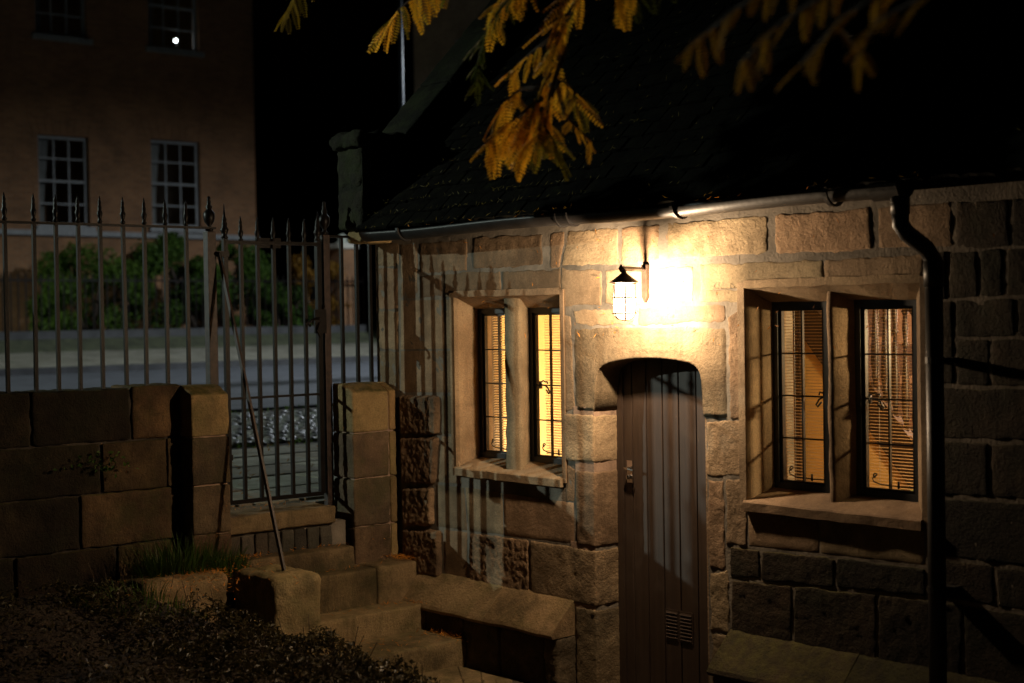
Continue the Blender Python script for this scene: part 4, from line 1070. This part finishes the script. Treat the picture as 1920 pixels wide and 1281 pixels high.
# ground cover on the bank
mb = MB()
for i in range(46000):
    x = random.uniform(-8.1, -1.5)
    y = random.uniform(-4.2, -1.25) if random.random() < .45 else random.uniform(-2.5, -1.3)
    if x < -7.35 and y > -2.2: continue
    if x < -7.1 and y > -1.55: continue
    base = bank(x, y)
    if base < .04: continue
    h = .05+.10*max(0, fbm((x*1.5, y*1.5, 4), 2.2, 3)+.5)
    z = base+h*random.random()**.5
    leafquad(mb, Vector((x, y, z)), random.uniform(.018, .042), jitter=.7)
tag(mb.build('ground_cover', 'leaf_cover', None), 'dark small leaved ground cover spreading over the garden bank', 'ground cover', kind='stuff')
mb = MB()
for i in range(260):
    x = random.uniform(-8.1, -3); y = random.uniform(-2.3, -1.4); z = bank(x, y)
    if z < .2: continue
    mb.tube([(x, y, z), (x+random.uniform(-.08, .08), y+random.uniform(-.08, .08), z+random.uniform(.08, .2))], .0018, 4)
tag(mb.build('ground_cover_stems', 'bark', None), 'thin dark stems standing in the garden ground cover', 'stems', kind='stuff')

wp = thing('wall_plant', 'small green plant rooted in a joint of the garden wall', 'plant', (-8.24, -2.15, 1.36))
mb = MB()
for i in range(46):
    leafquad(mb, Vector((-8.235+random.uniform(0, .05), random.gauss(-2.12, .09), random.gauss(1.37, .035))), random.uniform(.025, .045), up=Vector((1, 0, .5)), jitter=.6)
mb.build('leaves', 'leaf_hedge', wp)
mb = MB()
for k in range(7):
    y = -2.2+k*.03; mb.tube([(-8.27, -2.13, 1.34), (-8.23, y, 1.36), (-8.22, y+random.uniform(-.03, .03), 1.32+.09*random.random())], .0015, 4)
mb.build('stems', 'bark', wp)
# fallen leaf litter on the steps and in corners
mb = MB()
def litter(cx, cy, rx, ry, z, n, sc=1.0):
    for i in range(n):
        fleck(mb, (cx+random.gauss(0, rx), cy+random.gauss(0, ry), z+.004*random.random()), (random.uniform(-.5, .5), random.uniform(-.5, .5), 1), random.uniform(.02, .05)*sc, random.uniform(.003, .008)*sc)
litter(-8.02, -.06, .07, .05, .592, 200); litter(-8.12, -1.35, .06, .14, .72, 300); litter(-7.95, -1.58, .12, .16, .70, 320)
litter(-7.79, -.35, .05, .30, .345, 60); litter(-7.72, -.10, .04, .05, .345, 50); litter(-7.42, -.14, .09, .07, .188, 200); litter(-7.4, -.6, .1, .3, .185, 50)
litter(-8.12, -.8, .05, .25, .72, 50); litter(-7.95, -.6, .03, .3, .585, 26); litter(-7.62, -1.8, .25, .2, .70, 130); litter(-8.4, -.9, .06, .2, .978, 40)
tag(mb.build('leaf_litter', 'litter', None), 'fallen orange needle leaves scattered on the stone steps', 'leaves', kind='stuff')
mb = MB()
for i in range(70):
    x = random.gauss(-5.7, .7); z = random.uniform(2.02, 2.68)
    fleck(mb, (x, -.012, z), (random.uniform(-.4, .4), -1, random.uniform(-.4, .4)), random.uniform(.014, .04), random.uniform(.003, .008))
for i in range(40):
    x = random.uniform(-7.6, -4.3); fleck(mb, (x, GY-GR*random.random(), GZ+.005), (0, -.6, 1), .04, .008)
tag(mb.build('stray_leaves', 'litter', None), 'small orange leaves stuck to the wall around the lantern', 'leaves', kind='stuff')

# ------------------------------------------------------------------ the street
tag(MB().add([(-12.05, -60, 1.0), (-8.52, -60, .96), (-8.52, 60, .96), (-12.05, 60, 1.0), (-12.05, -60, .2), (-8.52, -60, .2), (-8.52, 60, .2), (-12.05, 60, .2)], [(0, 1, 2, 3), (7, 6, 5, 4), (1, 5, 6, 2), (0, 3, 7, 4)]).build('pavement', 'flagstone', None), kind='structure')
pav = D.objects['pavement']
for i in range(5):
    for j in range(10):
        x0 = -8.62-i*.68; y0 = -1.6+j*.78+(.35 if i % 2 else 0)
        z = .96+.04*(-8.52-x0)/3.53
        block('flagstone', 'flagstone', pav, x0-.67, x0-.008, y0+.005, y0+.772, z-.03, z+.016+random.uniform(0, .005), r=.006, rough=.003, res=.2)
mb = MB()
mb.add([(-14.4, -60, 1.19), (-13.95, -60, 1.15), (-12.3, -60, 1.0), (-12.05, -60, .99), (-12.05, 60, .99), (-12.3, 60, 1.0), (-13.95, 60, 1.15), (-14.4, 60, 1.19)], [(0, 1, 6, 7), (1, 2, 5, 6), (2, 3, 4, 5)])
bed = tag(mb.build('cobble_bed', 'soil', None), kind='structure')
pebs = []
for k in range(4):
    bm = bmesh.new(); bmesh.ops.create_icosphere(bm, subdivisions=2, radius=.5)
    for v in bm.verts:
        v.co *= 1+.16*noise.noise(v.co*1.6+Vector((k*9, 0, 0)))
    me = D.meshes.new('cobble'); bm.to_mesh(me); bm.free(); me.materials.append(MATS['pebble']); me.shade_smooth(); pebs.append(me)
n = 0
r = 0
x = -12.36
while x > -13.9:
    y = .55+(.06 if r % 2 else 0)
    while y < 4.6:
        s = random.uniform(.10, .165)
        z = .99+.16*(-12.3-x)/1.65
        cx = (x+14.4)  # visible wedge through the gate
        if 0.6+(-12.1-x)*.55 < y < 2.7+(-12.1-x)*.9 and n < 300:
            link('cobble', random.choice(pebs), bed, (x+random.uniform(-.03, .03), y, z+.02), (random.uniform(-.3, .3), random.uniform(-.3, .3), random.uniform(0, 6.3)), (s*1.25, s*.9, s*.62)); n += 1
        y += s*.98
    x -= .118; r += 1
mb = MB()
for i in range(1500):
    x = random.uniform(-14.3, -12.05); y = random.uniform(.4, 4.6)
    leafquad(mb, Vector((x, y, 1.0+.16*max(0, -12.3-x)/1.65+random.uniform(0, .03))), .04)
tag(mb.build('moss', 'leaf_hedge', None), 'green moss and weeds growing between the street cobbles', 'moss', kind='stuff')
mb = MB()
for i in range(500):
    x = random.uniform(-12.0, -8.7); y = random.uniform(-1.2, 3.2)
    if noise.noise(Vector((x*1.3, y*1.3, 1))) < -.05 and x > -11.6: continue
    fleck(mb, (x, y, .995+.04*(-8.52-x)/3.53), (random.uniform(-.4, .4), random.uniform(-.4, .4), 1), random.uniform(.03, .07), random.uniform(.008, .02))
tag(mb.build('pavement_leaves', 'leaf_autumn', None), 'fallen leaves on the flagstones beyond the gate', 'leaves', kind='stuff')
tag(MB().add([(-26.6, -90, 1.24), (-14.38, -90, 1.215), (-14.38, 120, 1.215), (-26.6, 120, 1.24)], [(0, 1, 2, 3)]).build('road', 'asphalt', None), kind='structure')
tag(MB().box(-26.9, -26.6, -90, 120, .9, 1.362).build('kerb', 'kerb', None), kind='structure')
tag(MB().add([(-30.2, -90, 1.58), (-26.9, -90, 1.366), (-26.9, 120, 1.366), (-30.2, 120, 1.58)], [(0, 1, 2, 3)]).build('far_pavement', 'flagstone', None), kind='structure')
tag(MB().add([(-70, -90, 2.3), (-31.0, -90, 1.85), (-30.2, -90, 1.575), (-30.2, 120, 1.575), (-31.0, 120, 1.85), (-70, 120, 2.3)], [(0, 1, 4, 5), (1, 2, 3, 4)]).build('verge', 'verge', None), kind='structure')

# far railing
fr = thing('iron_railing', 'low dark iron railing across the street in front of the hedge', 'railing', (-31.1, 10, 1.85))
mb = MB(); mb.box(-31.12, -31.08, -4, 24, 3.10, 3.14); mb.build('top_rail', 'iron', fr)
mb = MB(); mb.box(-31.25, -30.98, -4, 16.0, 1.6, 2.02); mb.build('plinth', 'kerb', fr)
mbb = MB(); mbb.box(-.012, .012, -.012, .012, 0, 1.3); fme = mbb.mesh('bar', 'iron')
for i in range(78): link('bar', fme, fr, (-31.1, 3.2+i*.17, 1.95))

def shrub(name, label, cat, c, r, n, size, mat, trunk=True, seed=1, floor=None):
    t = thing(name, label, cat, (c[0], c[1], c[2]-r[2]))
    random.seed(seed)
    if trunk:
        mb = MB()
        for i in range(5):
            a = i*1.26; mb.tube([(c[0]+.05*cos(a), c[1]+.05*sin(a), c[2]-r[2]), (c[0]+.3*r[0]*cos(a), c[1]+.3*r[1]*sin(a), c[2]-.2*r[2]), (c[0]+.6*r[0]*cos(a), c[1]+.6*r[1]*sin(a), c[2]+.5*r[2])], [.05, .035, .012], 6)
        mb.build('trunk', 'bark', t, smooth=True)
    mb = MB()
    clumps = []
    for i in range(34):
        v = Vector((random.uniform(-1, 1), random.uniform(-1, 1), random.uniform(-1, 1)))
        if v.length > 1: v.normalize()
        clumps.append((Vector((c[0]+v.x*r[0]*.85, c[1]+v.y*r[1]*.9, c[2]+v.z*r[2]*.85)), random.uniform(.22, .42)))
    for i in range(n):
        cc, rr = random.choice(clumps)
        v = Vector((random.gauss(0, 1), random.gauss(0, 1), random.gauss(0, 1))).normalized()*rr*random.uniform(.6, 1.05)*min(r)*1.2
        p = cc+v
        if floor and p.z < floor: continue
        leafquad(mb, p, size*random.uniform(.7, 1.3), up=v.normalized(), jitter=.6)
    mb.build('foliage', mat, t)
    random.seed(seed*7+5)
    return t
shrub('hedge_bush', 'big dense green bush below the sash windows across the street', 'bush', (-32.3, 12.0, 3.05), (.9, 1.85, 1.35), 15000, .115, 'leaf_hedge', seed=3, floor=1.8)
shrub('hedge_bush', 'shadowed green bush at the far left behind the railings', 'bush', (-32.4, 9.2, 2.8), (.9, 1.5, 1.15), 9000, .115, 'leaf_hedge', seed=4, floor=1.8)
shrub('autumn_shrub', 'orange and green shrub beside the brick pier seen through the gate', 'bush', (-31.8, 15.0, 2.75), (.6, .9, 1.25), 4500, .13, 'leaf_autumn', seed=5, floor=1.7)
shrub('hedge_bush', 'tall strappy green shrub left of the brick pier beyond the gate', 'bush', (-31.6, 13.9, 2.4), (.45, .8, .8), 2600, .15, 'leaf_hedge', seed=6, floor=1.7)

shrub('added_shade_tree', 'dense evergreen tree added out of view to keep street light off the cottage', 'tree', (-9.9, -6.35, 4.4), (1.2, 2.15, 2.9), 22000, .22, 'leaf_green', seed=8)  # unseen tree, added to block lamp light from the right wall and roof
mb = MB(); mb.tube([(-9.9, -6.35, .95), (-9.9, -6.35, 2.4), (-9.85, -6.35, 4.5)], [.16, .12, .05], 9); mb.build('stem', 'bark', D.objects['added_shade_tree'], smooth=True)

# brick pier with a pale cap
bp = thing('brick_pier', 'brick gate pier with a pale stone cap across the street', 'gate pier', (-31.5, 15.6, 1.7))
mb = MB(); mb.box(-31.75, -31.3, 15.38, 15.84, 1.6, 3.95); mb.build('shaft', 'house_brick', bp)
mb = MB(); mb.box(-31.82, -31.23, 15.31, 15.91, 3.95, 4.08); mb.build('cap', 'white_stone', bp, bevel=.02)
mb = MB(); mb.lathe([(.24, 0), (.10, .08), (.13, .14), (.12, .20), (.03, .26)], (-31.52, 15.61, 4.08), 12); mb.build('finial', 'white_stone', bp, smooth=True)

# brick town house
HX = -34.0
house = thing('brick_house', 'tall red brick house with white sash windows across the street', 'house', (HX-3, 8, 1.8))
WINS = [(11.62, 12.98, 4.55, 6.74), (8.70, 9.98, 4.50, 6.66), (11.62, 13.02, 9.02, 11.2), (8.70, 10.0, 9.02, 11.2), (5.6, 6.9, 4.5, 6.66)]
mb = MB()
ycuts = sorted({1.0, 14.6} | {w[0] for w in WINS} | {w[1] for w in WINS})
for a, b in zip(ycuts, ycuts[1:]):
    col = sorted([(w[2], w[3]) for w in WINS if w[0] <= a+.001 and w[1] >= b-.001])
    z = 1.6
    for (q0, q1) in col+[(14.0, 14.0)]:
        mb.box(HX-.35, HX, a, b, z, q0); z = q1
mb.build('front_wall', 'house_brick', house)
mb = MB(); mb.box(HX-8, HX-.36, 14.3, 14.6, 1.6, 14.0); mb.build('side_wall', 'house_brick', house)
mb = MB(); mb.box(HX-8, HX-7.7, 1.0, 14.29, 1.6, 14.0); mb.build('rear_wall', 'house_brick', house)
mb = MB(); mb.hull8([(HX-8.2, .8, 14.0), (HX+.3, .8, 14.0), (HX+.3, 14.8, 14.0), (HX-8.2, 14.8, 14.0)], [(HX-5, 3.5, 17), (HX-3, 3.5, 17), (HX-3, 12, 17), (HX-5, 12, 17)]); mb.build('roof', 'roof_tile', house)
mb = MB(); mb.box(HX-.02, HX+.12, 1.0, 14.62, 4.27, 4.39); mb.build('string_course', 'house_trim', house)
for (y0, y1, z0, z1) in WINS:
    mb = MB(); fw = .07
    for (q0, q1, r0, r1) in ((y0, y0+fw, z0, z1), (y1-fw, y1, z0, z1), (y0+fw, y1-fw, z0, z0+.08), (y0+fw, y1-fw, z1-.08, z1), (y0+fw, y1-fw, (z0+z1)/2-.03, (z0+z1)/2+.03)):
        mb.box(HX-.20, HX-.13, q0, q1, r0, r1)
    wob = mb.build('window', 'house_trim', house)
    mb = MB()
    for k in (1, 2):
        y = y0+fw+(y1-y0-2*fw)*k/3; mb.box(HX-.19, HX-.15, y-.02, y+.02, z0+.08, z1-.08)
    for k in (1, 3):
        z = z0+(z1-z0)*k/4; mb.box(HX-.188, HX-.152, y0+fw, y1-fw, z-.02, z+.02)
    mb.build('glazing_bars', 'house_trim', wob)
    for i in range(3):
        for j in range(4):
            ya = y0+fw+(y1-y0-2*fw)*i/3; yb = y0+fw+(y1-y0-2*fw)*(i+1)/3; za = z0+(z1-z0)*j/4; zb = z0+(z1-z0)*(j+1)/4
            MB().quad((HX-.17, ya, za), (HX-.17, yb, za), (HX-.17, yb, zb), (HX-.17, ya, zb)).build('pane', 'window_glass', wob)
    mb = MB(); mb.box(HX-.13, HX+.10, y0-.1, y1+.1, z0-.13, z0-.002); mb.build('sill', 'house_trim', wob)
    for i in range(9):
        a = y0-.12+(y1-y0+.24)*i/9; b = y0-.12+(y1-y0+.24)*(i+1)/9; k = (i-4)*.035; k2 = (i-3)*.035
        mb = MB(); mb.hull8([(HX-.01, a+.005, z1+.002), (HX+.012, a+.005, z1+.002), (HX+.012, b-.005, z1+.002), (HX-.01, b-.005, z1+.002)], [(HX-.01, a+.005+k-.017, z1+.42), (HX+.012, a+.005+k-.017, z1+.42), (HX+.012, b-.005+k2-.017, z1+.42), (HX-.01, b-.005+k2-.017, z1+.42)])
        mb.build('lintel_brick', 'house_brick', wob)
    mb = MB()
    for (c0, c1) in ((y0+.08, y0+.42),):
        nn = 16
        for i in range(nn+1):
            y = c0+(c1-c0)*i/nn
            for zz, sq in ((z0, .55), ((z0+z1)/2-.3, .6), (z1, 1.0)): mb.v.append((HX-.32+.03*sin(i*1.5), c0+(y-c0)*sq*(1.0), zz))
        mb.f += [(i*3+j, (i+1)*3+j, (i+1)*3+j+1, i*3+j+1) for i in range(nn) for j in range(2)]
    mb.build('curtain', 'house_trim', wob, smooth=True)
# added glowing shape imitating the street lamp mirrored in the upper sash window
ul = thing('lamp_reflection', 'small glowing shape imitating a street lamp reflection in the upper sash window', 'lamp', (HX-.45, 12.62, 9.2))
mb = MB(); mb.lathe([(.01, 0), (.045, .02), (.06, .045), (.04, .075), (.015, .09)], (HX-.45, 12.62, 9.30), 14); mb.build('glint', 'street_glow', ul, smooth=True)
mb = MB(); mb.lathe([(.07, 9.02), (.07, 9.05), (.015, 9.07), (.012, 9.30)], (HX-.45, 12.62, 0), 10); mb.build('glint_stand', 'white_paint', ul)

# pale brick building and a lamp column behind the gable
pb = thing('brick_building', 'pale brick building rising behind the cottage gable', 'building', (-22, 16, 1))
mb = MB(); mb.box(-28.25, -23.0, 15.5, 22, .9, 12); mb.build('wall', 'pale_brick', pb)
mb = MB(); mb.hull8([(-28.5, 15.2, 12), (-22.8, 15.2, 12), (-22.8, 22.2, 12), (-28.5, 22.2, 12)], [(-26, 18.4, 15), (-25, 18.4, 15), (-25, 19, 15), (-26, 19, 15)]); mb.build('roof', 'roof_tile', pb)
mb = MB(); mb.tube([(-23.1, 15.4, .9), (-23.1, 15.4, 11.8)], .05, 8); mb.build('drainpipe', 'black_plastic', pb)
for zb in (3.2, 6.6):
    mb = MB()
    for (a, b, c, d) in ((-26.6, -26.5, zb, zb+1.9), (-25.4, -25.3, zb, zb+1.9), (-26.5, -25.4, zb, zb+.1), (-26.5, -25.4, zb+1.8, zb+1.9), (-26.5, -25.4, zb+.92, zb+.98)): mb.box(a, b, 15.44, 15.497, c, d)
    w_ = mb.build('window', 'house_trim', pb)
    MB().quad((-26.5, 15.48, zb+.1), (-25.4, 15.48, zb+.1), (-25.4, 15.48, zb+1.8), (-26.5, 15.48, zb+1.8)).build('pane', 'black_plastic', w_)
pp = thing('street_pole', 'slim blue grey steel pole behind the gable coping', 'pole', (-20.0, 8.95, 1.0))
mb = MB(); mb.tube([(-20.0, 8.95, .95), (-20.0, 8.95, 9.5)], [.05, .035], 10); mb.build('shaft', 'street_steel', pp, smooth=True)
mb = MB(); mb.lathe([(.08, 0), (.08, .9), (.05, .95)], (-20.0, 8.95, .95), 10); mb.build('base', 'kerb', pp)

# street lamp (its light throws the shadow of the gate across the cottage)
SX, SY, SZ = -27.1, -20.2, 10.0
def street_lamp(label, x, y, z, watt, g, col, cone, aim=None):
    t = thing('street_lamp', label, 'street lamp', (x, y-1.2, g))
    mb = MB(); mb.tube([(x, y-1.2, g), (x, y-1.2, z-.25), (x, y-.9, z+.15), (x, y-.2, z+.2)], [.09, .06, .045, .04], 10); mb.build('column', 'street_steel', t, smooth=True)
    mb = MB(); mb.box(x-.14, x+.14, y-.3, y+.35, z+.14, z+.26); mb.build('head', 'street_steel', t, bevel=.03)
    mb = MB(); mb.box(x-.11, x+.11, y-.24, y+.30, z+.125, z+.138); mb.build('lens', 'street_glow', t)
    ld = D.lights.new('street_light', 'SPOT'); ld.energy = watt; ld.color = col; ld.shadow_soft_size = .10
    ld.spot_size = radians(cone); ld.spot_blend = .12
    lo = D.objects.new('light', ld); COL.objects.link(lo); lo.parent = t; lo.location = (0, 1.2, z-g)
    if aim: lo.rotation_euler = Vector(aim).to_track_quat('-Z', 'Y').to_euler(); ld.spot_blend = .6
street_lamp('tall steel street lamp on the far pavement lighting gate and cottage wall', SX, SY, SZ, STREET_W, 1.4, STREET_COL, 161)
street_lamp('tall steel street lamp further along the road behind the cottage', -19.5, 14.2, 8.6, STREET2_W, 1.2, STREET2_COL, 163, (-.12, -.02, -1))

# ------------------------------------------------------------------ overhanging tree
tree = thing('redwood_tree', 'overhanging tree with feathery golden autumn sprays drooping above the cottage roof', 'tree', (.3, -1.6, .1))
mb = MB(); mb.tube([(.3, -1.6, 0), (.28, -1.62, 1.5), (.2, -1.6, 3.5), (.25, -1.5, 6.5), (.2, -1.5, 10)], [.30, .22, .19, .15, .06], 12); mb.build('trunk', 'bark', tree, smooth=True)
def frond_mesh(name, mat, n=13, L=.155, w=.0175):
    mb = MB()
    mb.tube([(0, 0, 0), (L*.5, 0, -.004), (L, 0, -.018)], [.0011, .0009, .0005], 4)
    for i in range(n):
        t = (i+.6)/n; x = L*t; z = -.018*t*t
        for s in (-1, 1):
            ln = w*(.45+1.1*sin(pi*min(1, t*.92+.08))**.7)*random.uniform(.85, 1.1)
            dx = ln*.45; b = Vector((x, 0, z)); tip = Vector((x+dx, s*ln, z-.006-.004*random.random())); m = (b+tip)/2
            wd = Vector((.0046, -s*.002, 0))
            mb.add([b, m+wd+Vector((0, 0, .002)), tip, m-wd], [(0, 1, 2, 3)])
    return mb.mesh(name, mat)
FR = {m: [frond_mesh('frond', m, random.randint(11, 13), random.uniform(.13, .175)) for k in range(3)] for m in ('leaf_gold', 'leaf_lime', 'leaf_green', 'leaf_brown')}
def spray(start, pts, mat, n, spread=1.0, sc=1.0, limb=.012):
    """a drooping twig with fronds hanging from it"""
    pts = [Vector(p) for p in pts]
    mb = MB(); mb.tube([start]+pts, [limb]+[max(.0022, limb*.5*(1-i/len(pts))) for i in range(len(pts))], 6)
    br = mb.build('branch', 'bark', tree, smooth=True)
    base = wl(tree)
    for i in range(n):
        u = (i+random.random())/n*(len(pts)-1); k = min(int(u), len(pts)-2); f = u-k
        p = pts[k].lerp(pts[k+1], f)
        d = (pts[k+1]-pts[k]).normalized()
        az = math.atan2(d.y, d.x)+random.choice((-1, 1))*random.uniform(.3, 1.5)*spread
        pitch = random.uniform(.45, 1.25)
        o = D.objects.new('frond', random.choice(FR[mat if random.random() > .08 else 'leaf_lime' if mat == 'leaf_gold' else mat])); COL.objects.link(o)
        o.parent = br
        o.location = p-base; o.rotation_euler = (random.uniform(-.5, .5), pitch, az)
        s = sc*random.uniform(.75, 1.15); o.scale = (s, s, s)
Y0 = -2.2
# golden centre spray (drops in front of the roof)
spray((-3.2, -1.9, 4.1), [(-4.05, -2.1, 3.45), (-4.12, -2.2, 3.20), (-4.22, -2.2, 3.02), (-4.36, -2.22, 2.90)], 'leaf_gold', 34)
spray((-4.12, -2.15, 3.2), [(-4.2, -2.2, 3.06), (-4.27, -2.2, 2.93), (-4.29, -2.22, 2.84)], 'leaf_gold', 22)
spray((-4.12, -2.15, 3.2), [(-4.10, -2.25, 3.02), (-4.12, -2.25, 2.93), (-4.17, -2.25, 2.86)], 'leaf_gold', 16)
spray((-4.14, -2.18, 3.08), [(-4.02, -2.25, 2.93), (-3.93, -2.25, 2.86), (-3.88, -2.25, 2.82)], 'leaf_gold', 5, sc=.6)
spray((-4.2, -2.2, 3.02), [(-4.33, -2.2, 2.97), (-4.45, -2.2, 2.92), (-4.52, -2.2, 2.88)], 'leaf_gold', 12)
spray((-4.14, -2.18, 3.08), [(-4.16, -2.25, 2.90), (-4.15, -2.25, 2.84)], 'leaf_lime', 6)
spray((-4.15, -2.2, 3.06), [(-4.08, -2.2, 3.07), (-4.02, -2.2, 3.02), (-4.01, -2.2, 2.96)], 'leaf_gold', 10)
spray((-4.2, -2.2, 3.06), [(-4.32, -2.2, 3.07), (-4.42, -2.2, 3.03), (-4.47, -2.2, 2.98)], 'leaf_gold', 10)
spray((-4.1, -2.2, 3.25), [(-4.2, -2.2, 3.22), (-4.33, -2.2, 3.17), (-4.38, -2.2, 3.12)], 'leaf_gold', 9, sc=.85)
spray((-4.2, -2.2, 2.98), [(-4.13, -2.25, 2.90), (-4.08, -2.25, 2.84), (-4.07, -2.25, 2.80)], 'leaf_lime', 9, sc=.9)
# green drop left of it
spray((-3.6, -2.0, 3.9), [(-4.35, -2.2, 3.45), (-4.52, -2.2, 3.33), (-4.58, -2.2, 3.2), (-4.58, -2.2, 3.12)], 'leaf_green', 22, sc=.7)
# top fringe
spray((-3.6, -1.8, 4.2), [(-4.5, -2.1, 3.66), (-4.85, -2.2, 3.58), (-5.10, -2.2, 3.50), (-5.16, -2.2, 3.45)], 'leaf_gold', 26)
spray((-3.6, -1.8, 4.2), [(-4.1, -2.2, 3.60), (-4.3, -2.2, 3.50), (-4.45, -2.2, 3.42), (-4.5, -2.2, 3.38)], 'leaf_gold', 20)
spray((-3.0, -1.8, 4.1), [(-3.7, -2.2, 3.58), (-3.9, -2.2, 3.46), (-4.05, -2.2, 3.36), (-4.12, -2.2, 3.28)], 'leaf_gold', 20)
spray((-2.9, -1.8, 4.0), [(-3.4, -2.2, 3.52), (-3.65, -2.2, 3.42), (-3.80, -2.2, 3.34)], 'leaf_gold', 14)
spray((-2.9, -1.8, 4.0), [(-3.5, -2.1, 3.46), (-3.72, -2.15, 3.38), (-3.85, -2.15, 3.32)], 'leaf_green', 10, sc=.8)
# small spray at the upper left
spray((-4.2, -1.5, 4.4), [(-5.5, -2.0, 3.95), (-5.85, -2.2, 3.74), (-5.98, -2.2, 3.62)], 'leaf_lime', 16, sc=.8)
# darker sprays nearer the camera at the upper right
spray((-1.2, -2.4, 3.6), [(-2.2, -3.1, 3.05), (-2.40, -3.2, 2.93), (-2.55, -3.2, 2.86)], 'leaf_brown', 14, sc=.55)
spray((-1.2, -2.4, 3.6), [(-2.1, -3.1, 2.98), (-2.25, -3.2, 2.88), (-2.38, -3.2, 2.80)], 'leaf_brown', 12, sc=.55)
spray((-1.2, -2.4, 3.6), [(-1.95, -3.1, 2.96), (-2.08, -3.2, 2.86), (-2.2, -3.2, 2.77)], 'leaf_brown', 12, sc=.55)
spray((-1.2, -2.4, 3.6), [(-1.85, -3.1, 2.92), (-1.98, -3.2, 2.84), (-2.04, -3.2, 2.76)], 'leaf_brown', 10, sc=.55)
# limbs
for pts, r in (([(.25, -1.6, 5.0), (-1.5, -1.9, 4.7), (-3.2, -1.9, 4.1), (-3.6, -1.8, 4.2), (-4.3, -1.6, 4.45), (-5.2, -1.6, 4.4)], [.07, .05, .03, .025, .018, .01]), ([(.25, -1.6, 4.2), (-.6, -2.0, 3.9), (-1.2, -2.4, 3.6), (-1.7, -2.8, 3.5)], [.05, .035, .022, .01])):
    mb = MB(); mb.tube(pts, r, 8); mb.build('limb', 'bark', tree, smooth=True)
